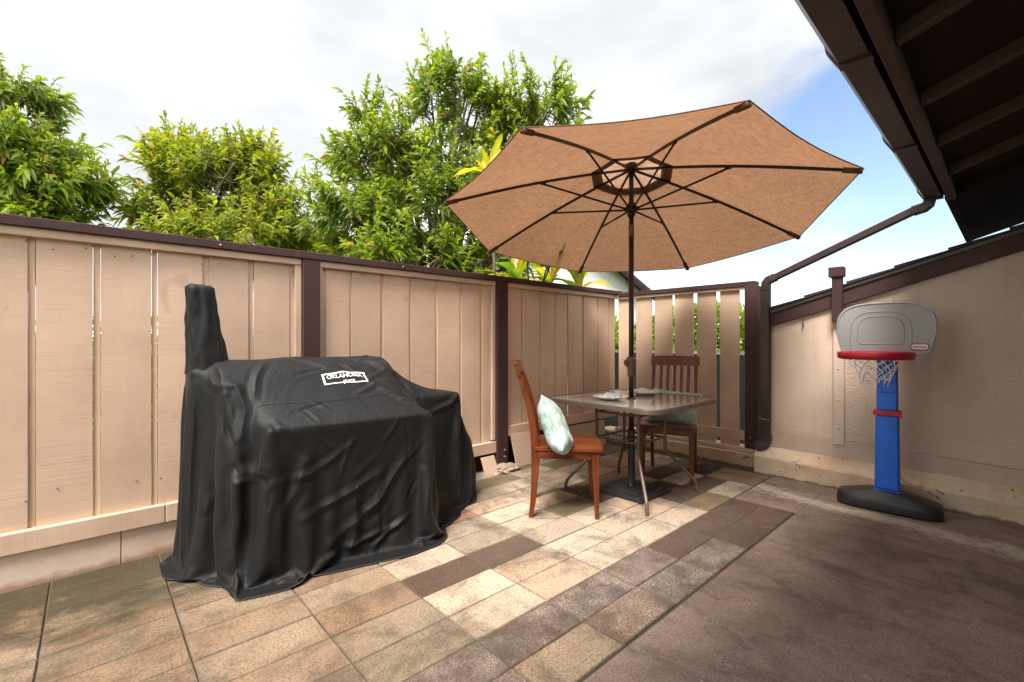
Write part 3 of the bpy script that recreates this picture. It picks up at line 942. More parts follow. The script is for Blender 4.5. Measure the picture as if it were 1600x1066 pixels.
mb = MB(); mb.prism([(y_r, 0.10), (y_l, 0.10), (y_l, zb(y_l) - 0.003), (y_r, zb(y_r) - 0.003)], 'x', XW - 0.010, XW + 0.11); fpart(mb, 'base_board', M['baseboard'], rw, WB, 0.003)
def rake_bar(x0, x1, off0, off1, m, name, ya=-2.6, yb=1.47, parent=rw, bevel=0.003):
    mb = MB(); mb.prism([(ya, rake(ya) + off0), (yb, rake(yb) + off0), (yb, rake(yb) + off1), (ya, rake(ya) + off1)], 'x', x0, x1)
    return fpart(mb, name, m, parent, WB, bevel)
rake_bar(XW - 0.028, XW - 0.002, -0.150, -0.012, M['brown_y'], 'barge_board')
rake_bar(XW - 0.040, XW - 0.0285, -0.038, -0.010, M['gutter'], 'drip_edge', bevel=0.002)
for k in range(15):
    yb_ = 1.47 - k * 0.29
    mb = MB(); mb.prism([(yb_ - 0.32, rake(yb_ - 0.32) - 0.006), (yb_, rake(yb_) - 0.004), (yb_ + 0.004, rake(yb_) + 0.020), (yb_ - 0.32, rake(yb_ - 0.32) + 0.004)], 'x', XW - 0.05 + 0.0007 * k, XW + 7.0)
    fpart(mb, 'shingle', M['shingle'], rw, WB)
mb = MB(); mb.box(XW - 0.024, 0.912, 0.325, XW - 0.001, 0.985, 1.285); fpart(mb, 'upright_board', M['stucco_smooth'], rw, WB, 0.003)
mb = MB(); mb.box(XW - 0.070, 0.915, 1.300, XW - 0.0285, 0.985, 1.655)
pb_ = fpart(mb, 'post_end', M['brown'], rw, WB, 0.003)
mb = MB(); mb.box(XW - 0.085, 0.905, 1.656, XW + 0.0, 1.005, 1.735); fpart(mb, 'post_cap', M['brown'], rw, WB, 0.004)
mb = MB(); mb.tube([(XW - 0.002, 1.197, 1.335), (XW - 0.020, 1.197, 1.33), (XW - 0.024, 1.197, 1.29), (XW - 0.018, 1.197, 1.265), (XW - 0.006, 1.197, 1.272)], 0.004, 6)
o = mb.build('wall_hook', M['bolt']); tag(o, 'small rusty hook fixed high on the stucco beside the drainpipe', 'hook')
for (y, z) in ((0.95, 0.93), (0.95, 0.46), (0.95, 0.68)):
    mb = MB(); mb.lathe([(0.008, 0), (0.007, 0.004), (0.0, 0.005)], 10, Matrix.Translation((XW - 0.0245, y, z)) @ Matrix.Rotation(R(-90), 4, 'Y'))
    fpart(mb, 'screw', M['stucco_smooth'], rw, WB)
# kerb under the wall: sloping top
rk = empty('wall_kerb', (4.30, 0, 0), label='chipped cream concrete kerb with sloping top under the stucco wall', cat='kerb')
p0 = [(4.275, -0.2), (4.275, 0.070), (4.283, 0.085), (4.412, 0.190), (4.412, -0.2)]
p1 = [(4.275, -0.2), (4.275, 0.150), (4.283, 0.163), (4.412, 0.222), (4.412, -0.2)]
mb = MB(); mb.add(*kerb_poly(p0, p1, -2.4, 1.54, 70, 0.0025, 5)); fpart(mb, 'kerb_block', M['kerb'], rk, (4.30, 0, 0))

# ------------------------------------------------------------------ drainpipe
dp = empty('drainpipe', (4.38, 1.475, 0.2), label='brown rectangular drainpipe running from the gutter down beside the fence post', cat='drainpipe')
DB = (4.38, 1.475, 0.2)
def rect_tube(pts, w, d, ref=(0, 0, 1)):
    """rectangular section swept along pts"""
    mb = MB(); pts = [Vector(p) for p in pts]; vs = []; fs = []; k = len(pts)
    side = None
    for i, p in enumerate(pts):
        t = (pts[min(i + 1, k - 1)] - pts[max(i - 1, 0)]).normalized()
        s = Vector((1, 0, 0)); s = (s - t * s.dot(t)).normalized(); u = t.cross(s).normalized()
        c = 0.006
        for (a, b) in ((-w + c, -d), (w - c, -d), (w, -d + c), (w, d - c), (w - c, d), (-w + c, d), (-w, d - c), (-w, -d + c)):
            vs.append(p + s * a + u * b)
    for i in range(k - 1):
        for j in range(8):
            fs.append((i * 8 + j, i * 8 + (j + 1) % 8, (i + 1) * 8 + (j + 1) % 8, (i + 1) * 8 + j))
    fs.append(tuple(range(8))[::-1]); fs.append(tuple(range((k - 1) * 8, k * 8)))
    mb.add(vs, fs); return mb
fpart(rect_tube([(4.31, 0.425, 2.085), (4.32, 0.50, 2.070), (4.38, 1.43, 1.690)], 0.030, 0.026), 'sloping_pipe', M['gutter'], dp, DB)
fpart(rect_tube([(4.31, 0.40, 2.135), (4.31, 0.405, 2.105), (4.312, 0.43, 2.085), (4.318, 0.49, 2.073)], 0.036, 0.031), 'elbow', M['gutter'], dp, DB)
fpart(rect_tube([(4.379, 1.40, 1.703), (4.38, 1.455, 1.682), (4.38, 1.474, 1.660), (4.38, 1.478, 1.60)], 0.036, 0.032), 'elbow', M['gutter'], dp, DB)
fpart(rect_tube([(4.38, 1.478, 1.61), (4.375, 1.477, 0.30)], 0.031, 0.036), 'upright_pipe', M['gutter'], dp, DB)
mb = rect_tube([(4.375, 1.477, 0.33), (4.374, 1.480, 0.27), (4.37, 1.495, 0.245), (4.366, 1.510, 0.23), (4.362, 1.535, 0.205), (4.358, 1.550, 0.198)], 0.036, 0.042)
el = fpart(mb, 'elbow', M['gutter'], dp, DB)
for q in range(5):
    a = (4.375 - 0.003 * q, 1.482 + 0.014 * q, 0.272 - 0.015 * q); b_ = (a[0] - 0.001, a[1] + 0.005, a[2] - 0.005)
    fpart(rect_tube([a, b_], 0.040, 0.046), 'elbow_rib', M['gutter'], dp, DB)
mb = MB(); mb.tube([(4.335, 1.435, 0.46), (4.335, 1.522, 0.475), (4.42, 1.525, 0.475)], 0.003, 6); fpart(mb, 'pipe_wire', M['wire'], dp, DB)

# ------------------------------------------------------------------ overhanging roof
rf = empty('eave_roof', (2.0, 0.0, 2.1), label='dark brown roof eave with exposed rafters hanging over the top right corner', cat='roof')
RB = (2.0, 0.0, 2.1)
RS = -0.335
zr = lambda y: 2.15 + (y - 0.272) * RS
XA, XE = -3.0, 6.45
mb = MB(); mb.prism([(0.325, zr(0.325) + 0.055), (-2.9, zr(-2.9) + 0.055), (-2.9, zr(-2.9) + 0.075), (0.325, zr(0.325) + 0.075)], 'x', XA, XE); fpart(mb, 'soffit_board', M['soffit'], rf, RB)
mb = MB(); mb.prism([(0.345, zr(0.345) + 0.077), (-2.9, zr(-2.9) + 0.077), (-2.9, zr(-2.9) + 0.10), (0.345, zr(0.345) + 0.10)], 'x', XA, XE + 0.02); fpart(mb, 'roof_deck', M['shingle'], rf, RB)
for k in range(-8, 8):
    x = 1.99 + 0.604 * k
    if x > 4.3: continue
    mb = MB(); mb.prism([(0.270, zr(0.27) - 0.002), (-2.8, zr(-2.8)), (-2.8, zr(-2.8) + 0.054), (0.270, zr(0.27) + 0.054)], 'x', x - 0.0, x + 0.042); fpart(mb, 'rafter', M['rafter'], rf, RB, 0.003)
mb = MB(); mb.box(XA, 0.272, 2.118, 4.36, 0.312, 2.186); fpart(mb, 'fascia_board', M['rafter'], rf, RB, 0.004)
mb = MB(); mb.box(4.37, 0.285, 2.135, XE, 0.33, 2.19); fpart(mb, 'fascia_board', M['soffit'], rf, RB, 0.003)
# closed panel over the far end of the eave
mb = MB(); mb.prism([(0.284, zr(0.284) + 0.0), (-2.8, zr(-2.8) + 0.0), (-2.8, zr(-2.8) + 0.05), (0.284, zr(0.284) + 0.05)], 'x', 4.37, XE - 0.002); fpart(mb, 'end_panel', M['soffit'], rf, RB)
gt = empty('roof_gutter', (2.0, 0.38, 2.13), label='brown box gutter hung along the edge of the dark eave', cat='gutter')
GB = (2.0, 0.38, 2.13)
prof = [(0.335, 2.130), (0.420, 2.130), (0.432, 2.150), (0.455, 2.19), (0.463, 2.235), (0.455, 2.235), (0.447, 2.19), (0.424, 2.155), (0.415, 2.136), (0.341, 2.136), (0.341, 2.235), (0.335, 2.235)]
mb = MB(); mb.prism(prof, 'x', XA, 4.30); fpart(mb, 'channel', M['gutter'], gt, GB)
for x in (-2.2, -1.1, 0.9, 1.98, 3.05, 4.28):
    mb = MB()
    out = [(0.328, 2.122), (0.424, 2.122), (0.439, 2.146), (0.462, 2.188), (0.472, 2.243), (0.462, 2.243), (0.455, 2.190), (0.432, 2.150), (0.420, 2.1295), (0.3345, 2.1295), (0.3345, 2.243), (0.328, 2.243)]
    mb.prism(out, 'x', x - 0.018, x + 0.018); fpart(mb, 'clamp', M['gutter'], gt, GB)
mb = MB(); mb.prism([(0.334, 2.129), (0.421, 2.129), (0.456, 2.19), (0.464, 2.236), (0.334, 2.236)], 'x', 4.301, 4.305); fpart(mb, 'end_cap', M['gutter'], gt, GB)
# unseen house wall behind the viewer, carries the eave; added to darken the soffit
hw = MB(); hw.box(-3.0, -2.75, -0.1, 4.42, -2.45, 3.0); tag(hw.build('unseen_house_wall', M['stucco']), 'unseen beige stucco wall of the house, added under the eave to darken it', 'wall')

# ------------------------------------------------------------------ umbrella
UP = Vector((3.034, 1.969, 0))
tips = [Vector(t) for t in [(1.626, 1.702, 2.230), (2.196, 0.808, 2.225), (3.224, 0.575, 2.113), (4.108, 1.139, 1.960), (4.330, 2.170, 1.855), (3.760, 3.064, 1.861), (2.732, 3.297, 1.972), (1.848, 2.733, 2.125)]]
um = empty('patio_umbrella', UP, label='tan octagonal patio umbrella with dark ribs open over the glass table', cat='umbrella')
hubp = Vector((3.034, 1.969, 2.475)); cen = sum(tips, Vector()) / 8
nrm = (hubp - cen).normalized()
runner = Vector((3.034, 1.969, 2.148))
crown = hubp + Vector((0.0, 0, -0.018))
def upart(mb, name, m, bevel=0, parent=None):
    return fpart(mb, name, m, parent or um, UP, bevel)
def rib_pt(k, t, dz=0.0):
    p = crown.lerp(tips[k % 8], t)
    bow = 0.028 * math.sin(math.pi * t)
    return p + nrm * (bow + dz)
# canopy: scalloped edge, slack between the ribs, opening under the vent cap
def canopy_grid(t0, t1, nt_, sag_edge, off):
    vs = []; fs = []; na = 10
    ncol = 8 * na
    for i in range(nt_ + 1):
        t = t0 + (t1 - t0) * i / nt_
        for k in range(8):
            for a in range(na):
                s = a / na
                A = rib_pt(k, t); B = rib_pt(k + 1, t)
                p = A.lerp(B, s)
                bell = math.sin(math.pi * s)
                inward = (crown - p); inward = (inward - nrm * inward.dot(nrm)).normalized()
                p = p + inward * (sag_edge * bell * t ** 3) - nrm * (0.020 * bell * t) + nrm * off
                vs.append(p)
    for i in range(nt_):
        for c in range(ncol):
            fs.append((i * ncol + c, i * ncol + (c + 1) % ncol, (i + 1) * ncol + (c + 1) % ncol, (i + 1) * ncol + c))
    return vs, fs
mb = MB(); vs, fs = canopy_grid(0.185, 1.0, 22, 0.019, 0.012); mb.add(vs, fs, True); cano = upart(mb, 'canopy', M['canopy'])
mb = MB(); vs, fs = canopy_grid(0.168, 0.228, 3, 0.0, 0.0105); mb.add(vs, fs, False); bnd = upart(mb, 'vent_band', M['canopy_band'])
# vent cap: puckered cloth above the opening
vs = []; fs = []; na = 96
for i in range(13):
    t = 0.015 + 0.20 * i / 12
    for a in range(na):
        ang = a / na * 8; k = int(ang); s = ang - k
        p = rib_pt(k, t).lerp(rib_pt(k + 1, t), s)
        wr = 0.010 * noise.noise(Vector((math.cos(a / na * 2 * math.pi) * 7, math.sin(a / na * 2 * math.pi) * 7, t * 9))) + 0.004 * math.sin(a * 1.9 + t * 30)
        p = p + nrm * (0.035 + 0.02 * math.sin(math.pi * t / 0.22) + wr)
        vs.append(p)
for i in range(12):
    for a in range(na):
        fs.append((i * na + a, i * na + (a + 1) % na, (i + 1) * na + (a + 1) % na, (i + 1) * na + a))
mb = MB(); mb.add(vs, fs, True); upart(mb, 'vent_cap', M['canopy_cap'])
# hem piping round the edge
vs, _ = canopy_grid(1.0, 1.0, 1, 0.019, 0.012)
mb = MB(); mb.tube(vs[:80], 0.0035, 5, closed=True); upart(mb, 'hem', M['canopy_band'])
for k in range(8):
    mb = MB(); pts = [rib_pt(k, t, -0.004) for t in np.linspace(0.02, 0.985, 14)]
    mb.tube(pts, 0.0105, 4, sq=True, ref=nrm); rb = upart(mb, 'rib', M['umb_rib'])
    mb = MB(); mb.tube([rib_pt(k, 0.93, -0.0045), rib_pt(k, 0.995, -0.0045)], 0.016, 8, ref=nrm, flat=1.2); upart(mb, 'tip_pocket', M['canopy_band'])
    d = (rib_pt(k, 0.49, -0.02) - runner); rr = Vector((d.x, d.y, 0)).normalized() * 0.030
    mb = MB(); mb.tube([runner + rr, rib_pt(k, 0.49, -0.018)], 0.0075, 6); upart(mb, 'strut', M['umb_rib'])
    mb = MB(); dd = (rib_pt(k, 0.51) - rib_pt(k, 0.47)).normalized(); mb.tube([rib_pt(k, 0.49, -0.012) - dd * 0.018, rib_pt(k, 0.49, -0.012) + dd * 0.018], 0.013, 4, sq=True, ref=nrm); upart(mb, 'bracket', M['umb_rib'])
T_ = Matrix.Translation
mb = MB(); mb.lathe([(0.022, -0.05), (0.045, -0.035), (0.050, 0.0), (0.045, 0.02), (0.02, 0.03)], 16, T_(hubp)); upart(mb, 'top_hub', M['umb_rib'])
mb = MB(); mb.lathe([(0.024, -0.055), (0.030, -0.04), (0.030, -0.02), (0.048, -0.012), (0.050, 0.018), (0.030, 0.03), (0.026, 0.05)], 16, T_(runner)); upart(mb, 'runner', M['umb_rib'])
mb = MB(); mb.tube([UP + Vector((0, 0, 0.44)), UP + Vector((0, 0, 1.95))], 0.0190, 16); upart(mb, 'lower_pole', M['umb_pole'])
mb = MB(); mb.tube([UP + Vector((0, 0, 1.955)), UP + Vector((0, 0, 2.48))], 0.0180, 16); upart(mb, 'upper_pole', M['umb_rib'])
mb = MB(); mb.lathe([(0.0185, -0.04), (0.0215, -0.038), (0.0215, 0.05), (0.0185, 0.052)], 16, T_(UP + Vector((0, 0, 1.98)))); upart(mb, 'tilt_joint', M['umb_light'])
mb = MB(); zc = 0.955
mb.lathe([(0.022, -0.075), (0.028, -0.072), (0.028, -0.02), (0.034, -0.010), (0.038, 0.03), (0.036, 0.065), (0.024, 0.075)], 18, T_(UP + Vector((0, 0, zc))))
ch_ = upart(mb, 'crank_housing', M['umb_light'], 0.0)
mb = MB(); dv = Vector((-0.98, 0.22, 0)).normalized(); c0 = UP + Vector((0, 0, zc + 0.035))
mb.tube([c0 + dv * 0.02, c0 + dv * 0.052], 0.022, 14); mb.tube([c0 + dv * 0.050, c0 + dv * 0.066], 0.014, 12)
mb.tube([c0 + dv * 0.060 + Vector((0, 0, 0.018)), c0 + dv * 0.060 - Vector((0, 0, 0.030))], 0.006, 8)
upart(mb, 'crank_handle', M['umb_light'])
# weight under the umbrella
ub = empty('umbrella_base', (3.07, 1.985, 0), label='black square stepped base plate holding the umbrella pole', cat='umbrella base')
UB = (3.07, 1.985, 0)
mb = MB()
def frust(mb, s0, z0, s1, z1, cx=3.07, cy=1.985):
    q = lambda s, z: [(cx - s, cy - s, z), (cx + s, cy - s, z), (cx + s, cy + s, z), (cx - s, cy + s, z)]
    mb.hexa(q(s0, z0), q(s1, z1))
frust(mb, 0.215, 0.002, 0.212, 0.020); frust(mb, 0.205, 0.0205, 0.180, 0.030); frust(mb, 0.150, 0.0305, 0.125, 0.042); frust(mb, 0.09, 0.0425, 0.065, 0.052)
fpart(mb, 'plate', M['base_iron'], ub, UB, 0.003)
for sx in (-1, 1):
    for w in (-0.14, -0.10, 0.10, 0.14):
        mb = MB(); mb.box(3.07 + sx * 0.165 - 0.006, 1.985 + w - 0.008, 0.031, 3.07 + sx * 0.165 + 0.006, 1.985 + w + 0.008, 0.035)
        fpart(mb, 'cast_rib', M['base_iron'], ub, UB, 0.001)
mb = MB(); mb.lathe([(0.038, 0.0525), (0.036, 0.062), (0.030, 0.066), (0.027, 0.07), (0.027, 0.47), (0.0285, 0.472), (0.0285, 0.48), (0.0195, 0.482)], 18, T_((3.034, 1.969, 0))); fpart(mb, 'socket_tube', M['base_iron'], ub, UB)
mb = MB(); mb.tube([(3.034, 1.969, 0.335), (2.975, 2.005, 0.335)], 0.007, 8); mb.lathe([(0.010, 0), (0.018, 0.004), (0.018, 0.014), (0.008, 0.018)], 10, T_((2.985, 1.999, 0.335)) @ Matrix.Rotation(R(-90), 4, 'Y') @ Matrix.Rotation(R(30), 4, 'X')); fpart(mb, 'knob', M['base_iron'], ub, UB)

# ------------------------------------------------------------------ table
tb = empty('patio_table', (3.06, 1.99, 0), label='square glass topped patio table with bronze tube legs around the umbrella pole', cat='table')
TBs = (3.06, 1.99, 0)
def rrect(s, r, n=7):
    out = []
    for (cx, cy, a0) in ((s - r, s - r, 0), (-s + r, s - r, 90), (-s + r, -s + r, 180), (s - r, -s + r, 270)):
        for i in range(n):
            a = R(a0 + 90 * i / (n - 1)); out.append((cx + r * math.cos(a), cy + r * math.sin(a)))
    return out
TS, TZ = 0.485, 0.716
o_ = rrect(TS, 0.10); i_ = rrect(TS - 0.028, 0.075); n = len(o_)
mb = MB()
rings = [(o_, TZ - 0.032), (o_, TZ - 0.003), (rrect(TS - 0.003, 0.098), TZ), (i_, TZ), (i_, TZ - 0.032)]
vs = []; fs = []
for (poly, z) in rings: vs += [(x, y, z) for x, y in poly]
for q in range(5):
    for j in range(n):
        a = q * n; b = ((q + 1) % 5) * n
        fs.append((a + j, a + (j + 1) % n, b + (j + 1) % n, b + j))
mb.add(vs, fs, False); o = mb.build('table_rim', M['tframe'], tb, 0.0015)
# glass with a hole for the pole
g_ = rrect(TS - 0.0285, 0.0745); hole = [(3.034 - 3.06 + 0.028 * math.cos(2 * math.pi * (j + 3.5) / n), 1.969 - 1.99 + 0.028 * math.sin(2 * math.pi * (j + 3.5) / n)) for j in range(n)]
vs = [(x, y, TZ - 0.0035) for x, y in g_] + [(x, y, TZ - 0.0035) for x, y in hole] + [(x, y, TZ - 0.0095) for x, y in g_] + [(x, y, TZ - 0.0095) for x, y in hole]
fs = []
for j in range(n):
    k = (j + 1) % n
    fs += [(j, k, n + k, n + j), (2 * n + j, 3 * n + j, 3 * n + k, 2 * n + k), (j, 2 * n + j, 2 * n + k, k), (n + j, n + k, 3 * n + k, 3 * n + j)]
mb = MB(); mb.add(vs, fs); mb.build('glass_top', M['glass'], tb)
mb = MB(); mb.lathe([(0.030, -0.006), (0.036, 0.0), (0.030, 0.004), (0.0215, 0.004)], 20, T_((-0.026, -0.021, TZ))); mb.build('hole_ring', M['tframe'], tb)
def smooth_path(pts, n=6):
    pts = [Vector(p) for p in pts]; out = []
    for i in range(len(pts) - 1):
        p0 = pts[max(i - 1, 0)]; p1 = pts[i]; p2 = pts[i + 1]; p3 = pts[min(i + 2, len(pts) - 1)]
        for k in range(n):
            t = k / n
            out.append(0.5 * ((2 * p1) + (p2 - p0) * t + (2 * p0 - 5 * p1 + 4 * p2 - p3) * t * t + (3 * p1 - p0 - 3 * p2 + p3) * t ** 3))
    out.append(pts[-1]); return out
for sx, sy in ((-1, -1), (-1, 1), (1, 1), (1, -1)):
    q = lambda r, z: (sx * r, sy * r, z)
    mb = MB(); mb.tube(smooth_path([q(0.185, 0.683), q(0.185, 0.60), q(0.183, 0.36), q(0.20, 0.30), q(0.27, 0.19), q(0.335, 0.095), q(0.350, 0.05), q(0.352, 0.0)], 5), 0.0125, 8); mb.build('leg', M['tframe'], tb)
    mb = MB(); mb.tube(smooth_path([q(0.187, 0.63), q(0.22, 0.665), q(0.44, 0.689)], 4), 0.009, 6); mb.build('top_arm', M['tframe'], tb)
for z in (0.610, 0.415):
    mb = MB(); rr_ = rrect(0.182, 0.03, 4); mb.tube([(x, y, z) for x, y in rr_], 0.0085, 7, closed=True); mb.build('frame_ring', M['tframe'], tb)
mb = MB(); mb.tube([(-0.026 + 0.034 * math.cos(a), -0.021 + 0.034 * math.sin(a), 0.415) for a in np.linspace(0, 2 * math.pi, 16)[:-1]], 0.006, 6, closed=True)
for sx, sy in ((-1, 0), (1, 0), (0, 1), (0, -1)):
    mb.tube([(-0.026 + sx * 0.034, -0.021 + sy * 0.034, 0.415), (sx * 0.182 - (0.026 if sx == 0 else 0), sy * 0.182 - (0.021 if sy == 0 else 0), 0.415)], 0.005, 6)
mb.build('pole_guide', M['tframe'], tb)

# plates and napkins
def plate(x, y, rz, lab, labn, seed):
    p = empty('dinner_plate', (x, y, TZ + 0.002), rz, lab, 'plate', 'plates laid on the glass table')
    mb = MB(); mb.lathe([(0.070, 0.0), (0.078, 0.004), (0.128, 0.019), (0.131, 0.0225), (0.127, 0.0235), (0.080, 0.0095), (0.070, 0.0065), (0.001, 0.006)], 48); mb.build('plate_body', M['plate'], p)
    n = 26; r2 = random.Random(seed); vs = []; fs = []
    for i in range(n):
        for j in range(n):
            u = (i / (n - 1) - 0.5) * 2; v = (j / (n - 1) - 0.5) * 2
            px = u * 0.085 + 0.012 * noise.noise(Vector((u * 2, v * 2, seed))); py = v * 0.075 + 0.012 * noise.noise(Vector((u * 2, v * 2, seed + 9)))
            h_ = 0.030 * (1 - 0.6 * (u * u + v * v) ** 0.9) + 0.020 * noise.noise(Vector((u * 2.2, v * 2.2, seed + 4))) + 0.014 * abs(noise.noise(Vector((u * 5, v * 1.6, seed + 3))))
            rr = math.hypot(px, py)
            base = 0.012 + max(0, rr - 0.078) * 0.32
            vs.append((px, py, max(base, h_ + 0.006)))
    for i in range(n - 1):
        for j in range(n - 1):
            fs.append((i * n + j, (i + 1) * n + j, (i + 1) * n + j + 1, i * n + j + 1))
    mb = MB(); mb.add(vs, fs, True); o = mb.build('napkin', M['napkin'], None)
    o.location = (x, y, TZ + 0.001); o.rotation_euler = (0, 0, rz)
    s = o.modifiers.new('s', 'SOLIDIFY'); s.thickness = 0.002
    tag(o, labn, 'napkin', 'folded napkins on the plates')
plate(2.872, 2.045, 0.5, 'white plate nearer the camera, left of the umbrella pole', 'crumpled white and blue napkin on the left plate', 3)
plate(3.335, 2.05, 1.3, 'white plate on the far side of the glass table, right of the umbrella pole', 'crumpled white and blue napkin on the right plate', 12)

# ------------------------------------------------------------------ chairs
def make_chair():
    t = empty('dining_chair')
    # seat: dished slab
    n = 14; vs = []; fs = []
    def sp(u, v, z):
        w = 0.205 + 0.018 * (v + 1) / 2
        return (u * w, -0.205 + 0.435 * (v + 1) / 2 + 0.012 * (1 - u * u) * max(0, v), z)
    for layer in (0, 1):
        for i in range(n):
            for j in range(n):
                u = i / (n - 1) * 2 - 1; v = j / (n - 1) * 2 - 1
                dish = 0.010 * math.exp(-((abs(u) - 0.42) ** 2) * 9 - (v + 0.1) ** 2 * 3)
                edge = 0.005 * max(abs(u), abs(v)) ** 14
                vs.append(sp(u, v, 0.437 if layer == 0 else 0.465 - dish - edge))
    for i in range(n - 1):
        for j in range(n - 1):
            a = i * n + j
            fs.append((a, a + 1, a + n + 1, a + n)); b = a + n * n; fs.append((b, b + n, b + n + 1, b + 1))
    for i in range(n - 1):
        for (p, q) in (((i, 0), (i + 1, 0)), ((i + 1, n - 1), (i, n - 1)), ((0, i + 1), (0, i)), ((n - 1, i), (n - 1, i + 1))):
            a = p[0] * n + p[1]; b = q[0] * n + q[1]; fs.append((a, b, b + n * n, a + n * n))
    mb = MB(); mb.add(vs, fs, False); s_ = mb.build('seat', M['cw_y'], t, 0.004)
    def bent(name, pts, w, d, m, par=t):
        """rectangular member through pts (x,y,z), width w in x, depth d list in y"""
        mb = MB(); vs = []; fs = []
        for i, p in enumerate(pts):
            ww = w[i] if isinstance(w, list) else w; dd = d[i] if isinstance(d, list) else d
            for (a, b) in ((-ww, -dd), (ww, -dd), (ww, dd), (-ww, dd)):
                vs.append((p[0] + a, p[1] + b, p[2]))
        k = len(pts)
        for i in range(k - 1):
            for j in range(4): fs.append((i * 4 + j, i * 4 + (j + 1) % 4, i * 4 + 4 + (j + 1) % 4, i * 4 + 4 + j))
        fs.append((3, 2, 1, 0)); fs.append(tuple(range(k * 4 - 4, k * 4)))
        mb.add(vs, fs); return mb.build(name, m, par, 0.004)
    for s in (-1, 1):
        zs = [0, 0.1, 0.2, 0.32, 0.44, 0.50, 0.60, 0.72, 0.84, 0.93]
        ys = [-0.232, -0.218, -0.209, -0.203, -0.203, -0.206, -0.219, -0.243, -0.276, -0.306]
        ds = [0.015, 0.018, 0.021, 0.025, 0.027, 0.026, 0.023, 0.020, 0.017, 0.015]
        bent('rear_leg', [(s * 0.183, y, z) for y, z in zip(ys, zs)], 0.0135, ds, M['cw_z'])
        bent('front_leg', [(s * 0.192, 0.195, 0), (s * 0.190, 0.190, 0.25), (s * 0.188, 0.185, 0.4365)], [0.013, 0.018, 0.021], [0.013, 0.019, 0.023], M['cw_z'])
        mb = MB(); mb.box(s * 0.190 - 0.010, -0.178, 0.385, s * 0.190 + 0.010, 0.163, 0.4355); mb.build('side_apron', M['cw_y'], t, 0.002)
    mb = MB(); mb.box(-0.166, 0.178, 0.385, 0.166, 0.198, 0.4355); mb.build('front_apron', M['cw_x'], t, 0.002)
    mb = MB(); mb.box(-0.168, -0.212, 0.385, 0.168, -0.192, 0.4355); mb.build('rear_apron', M['cw_x'], t, 0.002)
    # curved crest rail and lower rail
    def crest(z0, z1, y0, y1, w, bow, name, ext=0.0, tk=0.012):
        mb = MB(); vs = []; fs = []; n = 13
        for i in range(n):
            u = i / (n - 1) * 2 - 1; b = bow * (1 - u * u)
            up = ext * (1 - u * u)
            for (dy, z, yy) in ((-tk, z0 + up * 0.6, y0), (tk, z0 + up * 0.6, y0), (tk, z1 + up, y1), (-tk, z1 + up, y1)):
                vs.append((u * w, yy + dy - b, z))
        for i in range(n - 1):
            for j in range(4): fs.append((i * 4 + j, i * 4 + (j + 1) % 4, i * 4 + 4 + (j + 1) % 4, i * 4 + 4 + j))
        fs.append((3, 2, 1, 0)); fs.append(tuple(range(n * 4 - 4, n * 4)))
        mb.add(vs, fs); return mb.build(name, M['cw_x'], t, 0.004)
    crest(0.925, 1.010, -0.305, -0.330, 0.210, 0.030, 'crest_rail', 0.006, 0.013)
    crest(0.545, 0.580, -0.213, -0.219, 0.168, 0.020, 'lower_rail')
    for q in range(5):
        x = -0.118 + 0.059 * q; b = 0.026 * (1 - (x / 0.19) ** 2)
        bent('back_slat', [(x, -0.217 - b * 0.8, 0.578), (x, -0.248 - b, 0.74), (x, -0.302 - b, 0.93)], 0.0135, 0.006, M['cw_z'])
    return t
c1 = make_chair()
c1.location = (2.42, 2.095, 0); c1.rotation_euler = (0, 0, R(-47 - 90))
tag(c1, 'reddish brown wooden chair seen from its side, left of the table', 'chair', 'wooden dining chairs at the patio table')
c2 = copy_tree(c1)
c2.location = (3.655, 1.99, 0); c2.rotation_euler = (0, 0, R(201 - 90))
tag(c2, 'reddish brown wooden chair facing the camera behind the table', 'chair', 'wooden dining chairs at the patio table')

# ------------------------------------------------------------------ pillows
def pillow(name, sx, sy, th, seed):
    n = 44; vs = []; fs = []
    for side in (1, -1):
        for i in range(n):
            for j in range(n):
                u = i / (n - 1) * 2 - 1; v = j / (n - 1) * 2 - 1
                e = max(0.0, (1 - u ** 4) * (1 - v ** 4)) ** 0.62
                pin = 1 - 0.13 * (1 - abs(v) ** 2) * abs(u) ** 3; pin2 = 1 - 0.13 * (1 - abs(u) ** 2) * abs(v) ** 3
                w = noise.noise(Vector((u * 2.4, v * 2.4, seed + side))) * 0.013 + 0.006 * noise.noise(Vector((u * 7, v * 3, seed + 5 + side)))
                w += 0.006 * math.sin(u * 20 * abs(v)) * abs(v) ** 2 + 0.006 * math.sin(v * 20 * abs(u)) * abs(u) ** 2
                vs.append((u * sx * pin, v * sy * pin2, side * (th * e + w * e)))
    for s in (0, 1):
        for i in range(n - 1):
            for j in range(n - 1):
                a = s * n * n + i * n + j; q = (a, a + n, a + n + 1, a + 1)
                fs.append(q if s == 0 else q[::-1])
    me = bpy.data.meshes.new(name); me.from_pydata(vs, [], fs)
    bm = bmesh.new(); bm.from_mesh(me); bmesh.ops.remove_doubles(bm, verts=bm.verts[:], dist=0.0006); bmesh.ops.recalc_face_normals(bm, faces=bm.faces[:])
    for f in bm.faces: f.smooth = True
    bm.to_mesh(me); bm.free()
    return link_mesh(name, me, M['pillow'])
def orient(o, loc, normal, up, roll=0.0):
    z = Vector(normal).normalized(); y = Vector(up); y = (y - z * y.dot(z)).normalized(); x = y.cross(z)
    Mx = Matrix((x, y, z)).transposed().to_4x4() @ Matrix.Rotation(roll, 4, 'Z')
    o.matrix_basis = Matrix.Translation(loc) @ Mx
f1 = Vector((math.cos(R(-47)), math.sin(R(-47)), 0)); s1 = Vector((-f1.y, f1.x, 0)) * -1   # s1 towards the camera side
p1 = pillow('throw_pillow', 0.190, 0.190, 0.072, 2)
